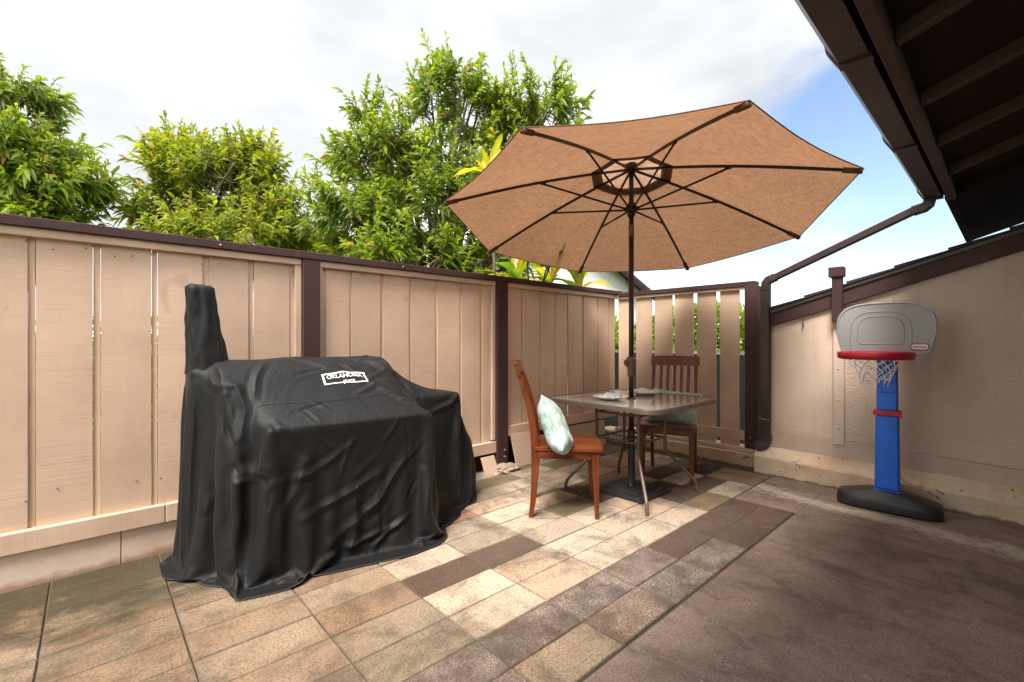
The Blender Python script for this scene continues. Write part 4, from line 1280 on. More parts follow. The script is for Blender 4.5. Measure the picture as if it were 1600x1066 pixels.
orient(p1, Vector((2.42, 2.095, 0)) - f1 * 0.070 + s1 * 0.195 + Vector((0, 0, 0.585)), f1 * 0.93 + Vector((0, 0, 0.36)) + s1 * 0.02, (0, 0, 1), R(-22))
tag(p1, 'pale sage green pillow leaning against the back of the chair seen from its side', 'pillow', 'sage throw pillows on the chairs')
f2 = Vector((math.cos(R(201)), math.sin(R(201)), 0)); s2 = Vector((-f2.y, f2.x, 0))
p2 = pillow('throw_pillow', 0.215, 0.17, 0.07, 6)
orient(p2, Vector((3.655, 1.99, 0)) - f2 * 0.05 + s2 * 0.03 + Vector((0, 0, 0.575)), f2 * 0.80 + Vector((0, 0, 0.55)), (0, 0, 1), R(-5))
tag(p2, 'pale sage green pillow on the chair that faces the camera', 'pillow', 'sage throw pillows on the chairs')

# ------------------------------------------------------------------ toy basketball hoop
bh = empty('toy_basketball_hoop', (4.03, 0.59, 0), 0, 'blue and black toy basketball stand with grey backboard and red rim by the stucco wall', 'basketball hoop')
# base: long rounded block, domed top. local x = depth (towards wall), y = along wall
n = 40; vs = []; fs = []; prof = [(0.99, 0.0), (1.02, 0.004), (1.04, 0.03), (1.03, 0.07), (0.99, 0.086), (0.88, 0.092)]
def outline(a, s=1.0):
    c, s_ = math.cos(a), math.sin(a)
    return (0.118 * s * math.copysign(abs(c) ** 0.62, c), 0.280 * s * math.copysign(abs(s_) ** 0.5, s_))
for (s, z) in prof:
    for j in range(n):
        x, y = outline(2 * math.pi * j / n); vs.append((x * s, y * (1 - (1 - s) * 0.4), z))
for s in (0.70, 0.5, 0.3, 0.1):
    for j in range(n):
        x, y = outline(2 * math.pi * j / n); yy = y * s * 1.02 + 0.0
        dome = 0.092 + 0.046 * (1 - (yy / 0.28) ** 2) * min(1, (1 - s) * 2.2)
        vs.append((x * s, yy, dome))
k = len(vs) // n
for i in range(k - 1):
    for j in range(n): fs.append((i * n + j, i * n + (j + 1) % n, (i + 1) * n + (j + 1) % n, (i + 1) * n + j))
fs.append(tuple(range(n))[::-1]); fs.append(tuple(range((k - 1) * n, k * n)))
mb = MB(); mb.add(vs, fs, True); o = mb.build('base', M['blackp'], bh)
sub = o.modifiers.new('s', 'SUBSURF'); sub.levels = 1; sub.render_levels = 1
bh.rotation_euler = (0, 0, R(3))
def hpart(mb, name, m, bevel=0.0, seg=2): return mb.build(name, m, bh, bevel, seg)
def post_sec(mb, w0, d0, z0, w1, d1, z1, cx=0.0, cy=0.0):
    mb.hexa([(cx - d0, cy - w0, z0), (cx + d0, cy - w0, z0), (cx + d0, cy + w0, z0), (cx - d0, cy + w0, z0)], [(cx - d1, cy - w1, z1), (cx + d1, cy - w1, z1), (cx + d1, cy + w1, z1), (cx - d1, cy + w1, z1)])
mb = MB(); post_sec(mb, 0.0660, 0.050, 0.14, 0.0615, 0.045, 0.642); hpart(mb, 'lower_post', M['bluep'], 0.012, 3)
mb = MB(); post_sec(mb, 0.076, 0.060, 0.118, 0.072, 0.055, 0.140); hpart(mb, 'post_collar', M['bluep'], 0.006, 2)
mb = MB(); post_sec(mb, 0.0565, 0.040, 0.676, 0.0535, 0.037, 1.06); hpart(mb, 'upper_post', M['bluep'], 0.010, 3)
mb = MB()
mb.box(-0.044, -0.040, 0.800, -0.038, 0.035, 0.805); mb.box(-0.043, -0.035, 0.925, -0.037, 0.030, 0.930); hpart(mb, 'height_slot', M['blackp'])
mb = MB(); post_sec(mb, 0.073, 0.055, 0.643, 0.073, 0.055, 0.676); mb.box(-0.067, -0.080, 0.640, -0.045, -0.060, 0.672); mb.box(-0.064, -0.035, 0.656, -0.0555, 0.035, 0.668); hpart(mb, 'locking_band', M['redp'], 0.005, 2)
# backboard: arched outline, thick edge, in the plane x = -0.05
def board_outline(w, zb_, zt, ins=0.0, n=18):
    """flat lower edge with round corners, domed top"""
    w -= ins; zb_ += ins; zt -= ins
    pts = []; r = 0.065
    for i in range(8): a = R(180 + 90 * i / 7); pts.append((-w + 0.02 + r + r * math.cos(a), zb_ + r + r * math.sin(a)))
    for i in range(8): a = R(270 + 90 * i / 7); pts.append((w - 0.02 - r + r * math.cos(a), zb_ + r + r * math.sin(a)))
    zs = zb_ + (zt - zb_) * 0.44
    hh = zt - zs
    for i in range(n + 1):
        a = math.pi * i / n
        c, s = math.cos(a), math.sin(a)
        pts.append((w * math.copysign(abs(c) ** 0.62, c), zs + hh * s ** 0.62 if s > 0 else zs))
    return pts
BX = -0.075; bc = 0.012
ol = board_outline(0.268, 1.055, 1.412); mb = MB()
n = len(ol)
vs = []
for (sc, x) in ((1.0, BX + 0.035), (1.0, BX + 0.006), (0.985, BX), (0.955, BX), (0.945, BX + 0.005)):
    vs += [(x, bc - (y * sc), 1.225 + (z - 1.225) * sc) for y, z in ol]
fs = [tuple(range(n)), tuple(range(4 * n, 5 * n))[::-1]]
for q in range(4):
    for j in range(n): fs.append((q * n + j, q * n + (j + 1) % n, (q + 1) * n + (j + 1) % n, (q + 1) * n + j))
mb.add(vs, fs); board = hpart(mb, 'backboard', M['greyp'], 0.002)
def ridge(sz, w, z0, z1, name, rr_=0.0035):
    ol2 = []; rc = 0.03; zm = z0 + (z1 - z0) * 0.42
    for (cy, a0) in ((-w + rc, 180), (w - rc, 270)):
        for i in range(7): a = R(a0 + 15 * i); ol2.append((cy + rc * math.cos(a), z0 + rc + rc * math.sin(a)))
    for i in range(19):
        a = math.pi * i / 18; ol2.append((w * math.copysign(abs(math.cos(a)) ** 0.55, math.cos(a)) * (1 - 0.10 * math.sin(a)), zm + (z1 - zm) * math.sin(a) ** 0.6 if math.sin(a) > 0 else zm))
    mb = MB(); mb.tube([(BX + 0.005, bc + 0.02 - y, z) for y, z in ol2], rr_, 6, closed=True)
    o = mb.build(name, M['greyp'], board); return o
ridge(0, 0.165, 1.075, 1.350, 'raised_line'); ridge(0, 0.125, 1.130, 1.318, 'raised_line')
# badge
def pill(yc, zc, w, h_, x0, x1, name, m, par, n=8):
    pts = []
    for (cy, a0) in ((w - h_, -90), (-w + h_, 90)):
        for i in range(n + 1): a = R(a0 + 180 * i / n); pts.append((yc - (cy + h_ * math.cos(a)), zc + h_ * math.sin(a)))
    mb = MB(); mb.prism(pts, 'x', x0, x1); return mb.build(name, m, par)
pill(-0.170, 1.112, 0.050, 0.024, BX - 0.004, BX + 0.006, 'badge', M['redp'], board)
pill(-0.170, 1.112, 0.042, 0.016, BX - 0.006, BX - 0.0035, 'badge_face', M['whitep'], board)
def text_mesh(s, size, ext=0.0006):
    cu = bpy.data.curves.new('t', 'FONT'); cu.body = s; cu.size = size; cu.align_x = 'CENTER'; cu.align_y = 'CENTER'; cu.extrude = ext
    cu.offset = size * 0.02
    o = bpy.data.objects.new('t', cu); col.objects.link(o)
    dg = bpy.context.evaluated_depsgraph_get(); dg.update()
    me = bpy.data.meshes.new_from_object(o.evaluated_get(dg)); bpy.data.objects.remove(o); bpy.data.curves.remove(cu)
    return me
M['ink'] = m_simple('dark print', (0.02, 0.012, 0.02), 0.5, sc=10, bs=0)
tm = text_mesh('little tikes', 0.0165); tm.materials.clear()
o = link_mesh('lettering', tm, M['ink'], board); o.matrix_local = T_((BX - 0.0068, -0.170, 1.112)) @ Matrix(((0, 0, -1, 0), (-1, 0, 0, 0), (0, 1, 0, 0), (0, 0, 0, 1)))
# rim
RC = (-0.305, 0.035, 1.058)
mb = MB(); nn = 40
ringp = [(RC[0] + 0.185 * math.cos(2 * math.pi * i / nn), RC[1] + 0.185 * math.sin(2 * math.pi * i / nn), RC[2]) for i in range(nn)]
vs = []; fs = []
for i in range(nn):
    a = 2 * math.pi * i / nn; c, s = math.cos(a), math.sin(a)
    for (r, z) in ((0.160, -0.022), (0.178, -0.026), (0.196, -0.020), (0.200, 0.014), (0.194, 0.022), (0.172, 0.025), (0.160, 0.018)):
        vs.append((RC[0] + r * c, RC[1] + r * s, RC[2] + z))
for i in range(nn):
    for j in range(7): fs.append((i * 7 + j, i * 7 + (j + 1) % 7, ((i + 1) % nn) * 7 + (j + 1) % 7, ((i + 1) % nn) * 7 + j))
mb.add(vs, fs, True); rim = hpart(mb, 'rim', M['redp'])
mb = MB(); mb.hexa([(RC[0] + 0.15, RC[1] - 0.10, 1.035), (BX - 0.001, RC[1] - 0.16, 1.035), (BX - 0.001, RC[1] + 0.13, 1.035), (RC[0] + 0.15, RC[1] + 0.10, 1.035)],
                   [(RC[0] + 0.15, RC[1] - 0.10, 1.077), (BX - 0.001, RC[1] - 0.16, 1.082), (BX - 0.001, RC[1] + 0.13, 1.082), (RC[0] + 0.15, RC[1] + 0.10, 1.077)])
hpart(mb, 'rim_bracket', M['redp'], 0.006)
# net
mb = MB(); ns = 12; lv = 5
def netp(i, l):
    a = 2 * math.pi * (i + 0.5 * (l % 2)) / ns; t = l / lv
    r = 0.150 * (1 - 0.52 * t ** 0.8)
    return (RC[0] + r * math.cos(a) + 0.006 * noise.noise(Vector((i, l, 0.5))), RC[1] + r * math.sin(a) + 0.008 * noise.noise(Vector((i, l, 4.5))), RC[2] - 0.014 - 0.155 * t + 0.010 * noise.noise(Vector((i * 1.3, l, 8.5))))
for i in range(ns):
    for l in range(lv):
        a = netp(i, l)
        for b in ((i, l + 1), (i - 1 if l % 2 == 0 else i + 1, l + 1)):
            q = netp(b[0] % ns, b[1]); m_ = ((a[0] + q[0]) / 2, (a[1] + q[1]) / 2, (a[2] + q[2]) / 2 - 0.002)
            mb.tube([a, m_, q], 0.0022, 4, caps=False)
    e = netp(i, lv); mb.tube([e, (e[0] + 0.004, e[1], e[2] - 0.012), (e[0] - 0.002, e[1] + 0.003, e[2] - 0.018)], 0.0025, 4)
hpart(mb, 'net', M['net'])

# ------------------------------------------------------------------ covered grill: cloth drape solved with a small position-based solver
LV = [
 [(0.50,2.32,.012),(0.80,2.31,.015),(1.10,2.27,.030),(1.36,2.20,.035),(1.57,2.28,.075),(1.88,2.44,.095),(2.07,2.70,.10),(1.96,2.98,.10),(1.2,3.03,.07),(0.285,2.98,.03),(0.295,2.82,.015),(0.37,2.58,.012)],
 [(0.45,2.36,.33),(0.84,2.34,.35),(1.15,2.31,.35),(1.46,2.25,.35),(1.62,2.36,.36),(1.95,2.48,.36),(2.13,2.72,.40),(2.00,2.97,.38),(1.2,3.02,.40),(0.32,2.97,.40),(0.33,2.80,.38),(0.38,2.62,.36)],
 [(0.485,2.395,.60),(0.87,2.35,.66),(1.18,2.33,.68),(1.495,2.295,.68),(1.66,2.42,.66),(1.91,2.53,.66),(2.05,2.70,.66),(1.95,2.95,.66),(1.2,3.00,.80),(0.345,2.95,.80),(0.355,2.80,.77),(0.43,2.62,.72)],
 [(0.62,2.375,.735),(0.90,2.355,.735),(1.19,2.335,.735),(1.50,2.310,.735),(1.66,2.45,.77),(1.84,2.56,.80),(1.93,2.70,.80),(1.87,2.92,.80),(1.2,2.98,.95),(0.36,2.92,.95),(0.365,2.80,.92),(0.47,2.62,.84)],
 [(0.64,2.53,.785),(0.90,2.52,.79),(1.18,2.51,.79),(1.44,2.49,.785),(1.54,2.58,.81),(1.62,2.64,.82),(1.66,2.74,.825),(1.6,2.85,.83),(1.15,2.93,1.00),(0.39,2.90,.99),(0.385,2.82,.98),(0.49,2.69,.93)],
 [(0.64,2.66,.96),(0.88,2.65,.985),(1.12,2.64,.985),(1.34,2.64,.96),(1.42,2.68,.96),(1.46,2.73,.955),(1.46,2.78,.955),(1.42,2.85,.96),(1.1,2.89,1.03),(0.44,2.88,1.01),(0.42,2.81,1.01),(0.53,2.74,1.0)],
 [(0.64,2.79,1.045),(0.86,2.775,1.062),(1.08,2.77,1.050),(1.28,2.77,1.052),(1.33,2.775,1.045),(1.34,2.785,1.04),(1.34,2.80,1.04),(1.30,2.81,1.045),(1.08,2.81,1.050),(0.5,2.83,1.03),(0.48,2.83,1.03),(0.55,2.81,1.03)],
]
LV = np.array(LV)
NA, NR = 250, 92
def cat(P, t):
    """periodic Catmull-Rom through the 12 control points (axis 0)"""
    n = len(P); i = int(math.floor(t)) % n; f = t - math.floor(t)
    p0, p1, p2, p3 = P[(i - 1) % n], P[i], P[(i + 1) % n], P[(i + 2) % n]
    a = 0.5 * (2 * p1 + (p2 - p0) * f + (2 * p0 - 5 * p1 + 4 * p2 - p3) * f * f + (3 * p1 - p0 - 3 * p2 + p3) * f ** 3)
    return 0.35 * a + 0.65 * (p1 * (1 - f) + p2 * f)
hem = LV[0]; seg = np.linalg.norm(np.roll(LV[1], -1, 0) - LV[1], axis=1); cum = np.r_[0, np.cumsum(seg)]
ts = []
for a in range(NA):
    s = cum[-1] * a / NA; i = np.searchsorted(cum, s, side='right') - 1; ts.append(i + (s - cum[i]) / seg[i])
lvn = [0]
ln = np.linalg.norm(LV[1:] - LV[:-1], axis=2).mean(1); cl = np.r_[0, np.cumsum(ln)]
G_ = np.zeros((NR, NA, 3))
for r_ in range(NR):
    s = cl[-1] * r_ / (NR - 1); i = min(np.searchsorted(cl, s, side='right') - 1, len(LV) - 2); f = (s - cl[i]) / ln[i]
    P = LV[i] * (1 - f) + LV[i + 1] * f
    for a in range(NA): G_[r_, a] = cat(P, ts[a])
X = G_.copy()
rs_ = np.random.RandomState(5)
ang = np.arange(NA) / NA * 2 * math.pi
hfac = 1 - np.clip(np.arange(NR) / (NR * 0.62), 0, 1)
cxy = np.array([1.15, 2.72])
dirv = X[:, :, :2] - cxy; dirv /= np.linalg.norm(dirv, axis=2, keepdims=True) + 1e-9
rip = sum(rs_.uniform(0.3, 1) * np.sin(ang * k + rs_.uniform(0, 6.28)) for k in (9, 13, 17, 22, 29)) * 0.0065
X[:, :, :2] += dirv * (rip[None, :, None] * hfac[:, None, None])
X += rs_.normal(0, 0.0012, X.shape)
# rest lengths: a loose cover, a little too big round the girth
def rest(A, B, k=1.0): return np.linalg.norm(A - B, axis=2) * k
Gx = G_
tsa = np.array(ts)
_ra = np.random.RandomState(12)
FLD = np.zeros((NR, NA)); _rr, _aa = np.meshgrid(np.arange(NR) / NR, np.arange(NA) / NA * 2 * math.pi, indexing='ij')
for _ in range(46):
    FLD += _ra.uniform(0.4, 1) * np.sin(_ra.randint(3, 26) * _aa + _ra.uniform(-34, 34) * _rr + _ra.uniform(0, 6.28))
FLD = FLD / FLD.std() * 0.060
def near(t, c, w): d = np.abs((tsa - c + 6) % 12 - 6); return np.exp(-(d / w) ** 2)
EXA = 0.030 + 0.16 * near(tsa, 0.2, 0.5) + 0.08 * near(tsa, 11.0, 0.7) + 0.16 * near(tsa, 4.0, 0.6) + 0.07 * near(tsa, 5.4, 0.8)
EXH = 1.0 + np.clip(1.35 - np.arange(NR) / (NR * 0.66), 0.12, 1)[:, None] * EXA[None, :] + np.clip(FLD, -0.01, 0.12)
EXV = 0.985 + np.clip(-FLD, -0.004, 0.10) * 0.7
def grp(sl_a, sl_b, L, w): return (sl_a, sl_b, L, w)
rows = np.arange(NR)
cons = []
for par in (0, 1):
    A = np.arange(par, NA, 2); B = (A + 1) % NA
    cons.append(('h', A, B, np.linalg.norm(Gx[:, A] - Gx[:, B], axis=2) * EXH[:, A], 0.9))
for par in (0, 1):
    A = np.arange(par, NR - 1, 2); B = A + 1
    cons.append(('v', A, B, np.linalg.norm(Gx[A] - Gx[B], axis=2) * EXV[A], 1.0))
for dr in (1, -1):
    for par in (0, 1):
        A = np.arange(par, NR - 1, 2)
        cons.append(('d', A, dr, np.linalg.norm(Gx[A] - np.roll(Gx, -dr, 1)[A + 1], axis=2) * 1.03, 0.30))
def bend(K, w):
    out = []
    for par in range(2 * K):
        A = np.arange(par, NA, 2 * K)
        A = A[(A + K) < NA + K]; B = (A + K) % NA
        ok = np.ones(len(A), bool)
        if len(A) * 2 * K > NA: ok[-1] = False
        A = A[ok]; B = B[ok]
        out.append(('h', A, B, np.linalg.norm(Gx[:, A] - Gx[:, B], axis=2) * EXH[:, A], w))
    for par in range(2 * K):
        A = np.arange(par, NR - K, 2 * K); B = A + K
        out.append(('v', A, B, np.linalg.norm(Gx[A] - Gx[B], axis=2), w))
    return out
bends = bend(3, 0.015)
def project(c, X):
    kind, A, B, L, w = c
    if kind == 'h':
        d = X[:, B] - X[:, A]; l = np.sqrt((d * d).sum(2)) + 1e-9; q = (d.T * ((l - L) / l * 0.5 * w).T).T
        X[:, A] += q; X[:, B] -= q
    elif kind == 'v':
        d = X[B] - X[A]; l = np.sqrt((d * d).sum(2)) + 1e-9; q = d * ((l - L) / l * 0.5 * w)[:, :, None]
        X[A] += q; X[B] -= q
    else:
        idx = (np.arange(NA) + B) % NA
        Xa = X[A]; Xb = X[A + 1][:, idx]
        d = Xb - Xa; l = np.sqrt((d * d).sum(2)) + 1e-9; q = d * ((l - L) / l * 0.5 * w)[:, :, None]
        X[A] += q
        tmp = X[A + 1]; tmp[:, idx] -= q; X[A + 1] = tmp
def sd_box(P, lo, hi, r):
    c = (np.array(lo) + np.array(hi)) / 2; hs = (np.array(hi) - np.array(lo)) / 2 - r
    q = P - c; a = np.abs(q) - hs; o = np.maximum(a, 0); lo_ = np.sqrt((o * o).sum(-1)) + 1e-12
    ins = np.minimum(a.max(-1), 0); d = lo_ + ins - r
    g = np.where((lo_ > 1e-9)[..., None], o / lo_[..., None] * np.sign(q), 0)
    deep = lo_ <= 1e-9
    if deep.any():
        am = a.argmax(-1); e = np.eye(3)[am] * np.sign(q); g = np.where(deep[..., None], e, g)
    return d, g
def sd_cyl(P, x0, x1, y, z, rad):
    dy = P[..., 1] - y; dz = P[..., 2] - z; rr = np.sqrt(dy * dy + dz * dz) + 1e-9
    d1 = rr - rad; d2 = np.maximum(x0 - P[..., 0], P[..., 0] - x1)
    g1 = np.stack([np.zeros_like(rr), dy / rr, dz / rr], -1); g2 = np.stack([np.where(P[..., 0] < (x0 + x1) / 2, -1.0, 1.0), np.zeros_like(rr), np.zeros_like(rr)], -1)
    use = d1 > d2
    return np.where(use, d1, d2), np.where(use[..., None], g1, g2)
def shelf(P):
    Q = P.copy(); Q[..., 1] += (P[..., 0] - 0.62) * 0.066
    return sd_box(Q, (0.62, 2.372, 0.690), (1.495, 2.66, 0.733), 0.008)
COL = [shelf,
       lambda P: sd_cyl(P, 0.47, 1.385, 2.785, 0.812, 0.236),
       lambda P: sd_box(P, (1.50, 2.60, 0.30), (1.90, 2.94, 0.797), 0.03),
       lambda P: sd_box(P, (1.5, 2.62, 0.12), (2.075, 2.92, 0.52), 0.13),
       lambda P: sd_box(P, (0.365, 2.72, 0.30), (0.55, 2.90, 1.015), 0.03),
       lambda P: sd_box(P, (0.50, 2.47, 0.02), (0.56, 2.54, 0.70), 0.02),
       lambda P: sd_box(P, (1.38, 2.40, 0.02), (1.44, 2.48, 0.70), 0.02)]
V_ = np.zeros_like(X); dt = 1 / 60
STEPS = 130
for st in range(STEPS):
    Xp = X.copy()
    V_ *= 0.975
    V_[..., 2] -= 9.8 * dt * 0.09
    X = X + V_ * dt
    for it in range(7):
        for c in cons: project(c, X)
        if it % 3 == 0:
            for c in bends: project(c, X)
        for f in COL:
            d, g = f(X); pen = np.minimum(d - 0.004, 0)
            hit = pen < 0
            X -= g * pen[..., None]
            # friction
            if it == 6: X = np.where(hit[..., None], X - (X - Xp) * 0.55, X)
        X[-1] = G_[-1]
        low = X[..., 2] < 0.006
        X[..., 2] = np.maximum(X[..., 2], 0.006)
        # stays in front of the fence
        X[..., 1] = np.minimum(X[..., 1], 3.105)
    V_ = np.clip((X - Xp) / dt, -1.2, 1.2)
# even out the tightest knots, then refine the grid and press sharper creases into the cloth
for _ in range(3):
    L_ = 0.25 * (np.roll(X, 1, 1) + np.roll(X, -1, 1) + np.vstack([X[:1], X[:-1]]) + np.vstack([X[1:], X[-1:]])) - X
    X[1:-1] += 0.35 * L_[1:-1]
    X[0] += 0.25 * (0.5 * (np.roll(X[0], 1, 0) + np.roll(X[0], -1, 0)) - X[0])
def up_a(X):
    m_ = (-np.roll(X, 1, 1) + 9 * X + 9 * np.roll(X, -1, 1) - np.roll(X, -2, 1)) / 16
    return np.stack([X, m_], 2).reshape(X.shape[0], -1, 3)
def up_r(X):
    P = np.vstack([X[:1], X, X[-1:]]); m_ = (-P[:-3] + 9 * P[1:-2] + 9 * P[2:-1] - P[3:]) / 16
    out = np.zeros((X.shape[0] * 2 - 1, X.shape[1], 3)); out[::2] = X; out[1::2] = m_
    return out
X = up_r(up_a(X)); X = up_r(up_a(X)); NR, NA = X.shape[:2]
Na = np.roll(X, -1, 1) - np.roll(X, 1, 1); Nr = np.zeros_like(X); Nr[1:-1] = X[2:] - X[:-2]; Nr[0] = X[1] - X[0]; Nr[-1] = X[-1] - X[-2]
NO = np.cross(Na, Nr); NO /= np.linalg.norm(NO, axis=2, keepdims=True) + 1e-9
if (NO[NR // 4, :, :2] * (X[NR // 4, :, :2] - cxy)).sum() < 0: NO = -NO
CR = [([(0.615, 2.36, 0.728), (0.541, 2.37, 0.565), (0.435, 2.38, 0.426), (0.42, 2.38, 0.259), (0.467, 2.36, 0.045)], 0.020, 0.026),
      ([(1.186, 2.33, 0.443), (0.972, 2.33, 0.352), (0.752, 2.33, 0.278)], 0.012, 0.016), ([(1.344, 2.33, 0.541), (1.149, 2.33, 0.277), (0.906, 2.33, 0.124)], 0.014, 0.018),
      ([(1.027, 2.3, 0.629), (0.832, 2.3, 0.501), (0.657, 2.3, 0.475)], 0.008, 0.014), ([(1.478, 2.28, 0.70), (1.47, 2.28, 0.456), (1.368, 2.24, 0.057)], 0.020, 0.022),
      ([(1.607, 2.4, 0.646), (1.641, 2.4, 0.363), (1.749, 2.4, 0.056)], 0.018, 0.018), ([(1.224, 2.28, 0.136), (1.041, 2.3, 0.084), (0.843, 2.33, 0.048)], 0.012, 0.012),
      ([(1.338, 2.27, 0.181), (1.219, 2.29, 0.122), (1.107, 2.3, 0.033)], 0.012, 0.012), ([(0.781, 2.33, 0.567), (0.694, 2.33, 0.339), (0.665, 2.33, 0.045)], 0.010, 0.016),
      ([(1.041, 2.33, 0.387), (1.023, 2.33, 0.123), (0.972, 2.33, 0.039)], 0.010, 0.014), ([(0.405, 2.75, 0.936), (0.389, 2.75, 0.619), (0.373, 2.75, 0.051)], 0.012, 0.014),
      ([(0.429, 2.6, 0.822), (0.416, 2.6, 0.64), (0.408, 2.6, 0.337)], 0.012, 0.015), ([(0.40, 2.5, 0.895), (0.463, 2.5, 0.71), (0.468, 2.45, 0.544)], -0.014, 0.012),
      ([(0.46, 2.68, 0.95), (0.53, 2.62, 0.90), (0.56, 2.52, 0.82), (0.52, 2.45, 0.70)], 0.016, 0.015), ([(0.459, 2.45, 0.556), (0.518, 2.40, 0.515), (0.572, 2.36, 0.483)], -0.012, 0.012),
      ([(0.80, 2.76, 1.06), (0.98, 2.66, 0.98), (1.22, 2.58, 0.87), (1.48, 2.34, 0.735)], 0.010, 0.014), ([(1.05, 2.77, 1.05), (1.25, 2.70, 1.01), (1.38, 2.62, 0.92), (1.46, 2.52, 0.82)], 0.014, 0.014),
      ([(1.22, 2.78, 1.05), (1.38, 2.72, 0.97), (1.47, 2.64, 0.88), (1.55, 2.56, 0.82)], 0.014, 0.013), ([(1.40, 2.80, 0.97), (1.47, 2.70, 0.86), (1.56, 2.52, 0.76)], -0.014, 0.014),
      ([(1.90, 2.62, 0.80), (1.80, 2.54, 0.72), (1.66, 2.45, 0.70)], 0.012, 0.014), ([(1.92, 2.60, 0.78), (1.93, 2.54, 0.60), (1.82, 2.47, 0.42)], 0.012, 0.018),
      ([(1.98, 2.56, 0.55), (1.90, 2.48, 0.38), (1.86, 2.46, 0.22)], 0.010, 0.012), ([(0.70, 2.72, 1.02), (0.62, 2.64, 0.93), (0.60, 2.56, 0.84)], 0.009, 0.013)]
for _ in range(34):
    x = rs_.uniform(0.6, 1.9); z = rs_.uniform(0.06, 0.66); l = rs_.uniform(0.08, 0.30); a = rs_.uniform(0.6, 2.2)
    CR.append(([(x, 2.33, z), (x + math.cos(a) * l * 0.5 + rs_.uniform(-0.02, 0.02), 2.33, z + math.sin(a) * l * 0.5), (x + math.cos(a) * l, 2.33, z + math.sin(a) * l)], rs_.choice([-1, 1]) * rs_.uniform(0.003, 0.007), rs_.uniform(0.008, 0.014)))
for _ in range(16):
    x = rs_.uniform(0.55, 1.4); y = rs_.uniform(2.45, 2.75); l = rs_.uniform(0.08, 0.25); a = rs_.uniform(-0.9, 0.6)
    zz = 0.76 + max(0, y - 2.50) * 1.05
    CR.append(([(x, y, zz), (x + math.cos(a) * l, y + math.sin(a) * l, zz + math.sin(a) * l)], rs_.choice([-1, 1]) * rs_.uniform(0.003, 0.006), rs_.uniform(0.008, 0.013)))
Xf = X.reshape(-1, 3); DSP = np.zeros(len(Xf))
for pts, amp, wd in CR:
    pts = np.array(pts, float); sub = []
    for i in range(len(pts) - 1):
        for t in np.linspace(0, 1, 7)[:-1]: sub.append(pts[i] * (1 - t) + pts[i + 1] * t)
    sub.append(pts[-1]); sub = np.array(sub)
    lo_b = sub.min(0) - 0.22; hi_b = sub.max(0) + 0.22
    near_i = np.where(((Xf > lo_b) & (Xf < hi_b)).all(1))[0]
    if len(near_i) < 50: continue
    Q = Xf[near_i]
    snap = np.array([Q[np.argmin(((Q - p) ** 2).sum(1))] for p in sub])
    snap[1:-1] = 0.25 * snap[:-2] + 0.5 * snap[1:-1] + 0.25 * snap[2:]
    best = np.full(len(Q), 9.0); par = np.zeros(len(Q)); n_ = len(snap) - 1
    for i in range(n_):
        A = snap[i]; B = snap[i + 1]; ab = B - A; t = np.clip(((Q - A) @ ab) / (ab @ ab + 1e-9), 0, 1)
        d = np.linalg.norm(Q - (A + t[:, None] * ab), axis=1); m_ = d < best; best[m_] = d[m_]; par[m_] = (i + t[m_]) / n_
    prof = np.exp(-np.sqrt((best / wd) ** 2 + 0.04) + 0.2) - 0.35 * np.exp(-((best - 2.4 * wd) / (1.1 * wd)) ** 2)
    DSP[near_i] += amp * prof * np.sin(math.pi * np.clip(par * 0.9 + 0.05, 0, 1)) ** 0.6
X = (Xf + NO.reshape(-1, 3) * DSP[:, None]).reshape(NR, NA, 3)
X[..., 2] = np.maximum(X[..., 2], 0.004)
# close the ridge
top = X[-1].mean(0)
idx = np.arange(NR * NA).reshape(NR, NA)
F4 = np.stack([idx[:-1], np.roll(idx, -1, 1)[:-1], np.roll(idx, -1, 1)[1:], idx[1:]], -1).reshape(-1, 4)
seamc = np.zeros((NR * NA, 4), dtype=np.float32)
gr = empty('covered_grill', (1.1, 2.72, 0), label='offset smoker grill hidden under a loose black cover with a chimney sleeve', cat='grill')
GRB = Vector((1.1, 2.72, 0))
cov = fast_mesh('cover', X.reshape(-1, 3) - np.array(GRB), F4, M['cover'], gr, smooth=True)
bm = bmesh.new(); bm.from_mesh(cov.data)
bm.verts.ensure_lookup_table()
# close the slit along the ridge by pairing both sides
topv = [bm.verts[(NR - 1) * NA + a] for a in range(NA)]
try: bmesh.ops.contextual_create(bm, geom=[e for e in bm.edges if e.is_boundary and all(v in set(topv) for v in e.verts)])
except Exception: pass
bmesh.ops.recalc_face_normals(bm, faces=bm.faces[:])
for f in bm.faces: f.smooth = True
bvh = BVHTree.FromBMesh(bm)
bm.to_mesh(cov.data); bm.free()
so = cov.modifiers.new('thick', 'SOLIDIFY'); so.thickness = 0.003; so.offset = -1

# hem cord and seams
def cov_line(row, a0=0, a1=NA, r=0.003, off=0.0):
    pts = [Vector(X[row, a % NA]) - GRB for a in range(a0, a1)]
    return pts
mb = MB(); mb.tube(cov_line(0), 0.003, 6, closed=True); mb.build('hem_cord', M['cover_seam'], gr)
# sewn seam along the front above the shelf
def surf(p, d):
    h_ = bvh.ray_cast(Vector(p) - GRB, Vector(d))
    return (h_[0], h_[1]) if h_[0] else (None, None)
pts = []
for i in range(70):
    x = 0.60 + 0.88 * i / 69
    co, no = surf((x, 2.50 - (x - 0.62) * 0.05 - 0.012 * math.sin(i * 0.07), 1.5), (0, 0, -1))
    if co: pts.append(co + Vector((0, 0, 0.0015)))
mb = MB(); mb.tube(pts, 0.0018, 5); mb.build('seam', M['cover_seam'], gr)
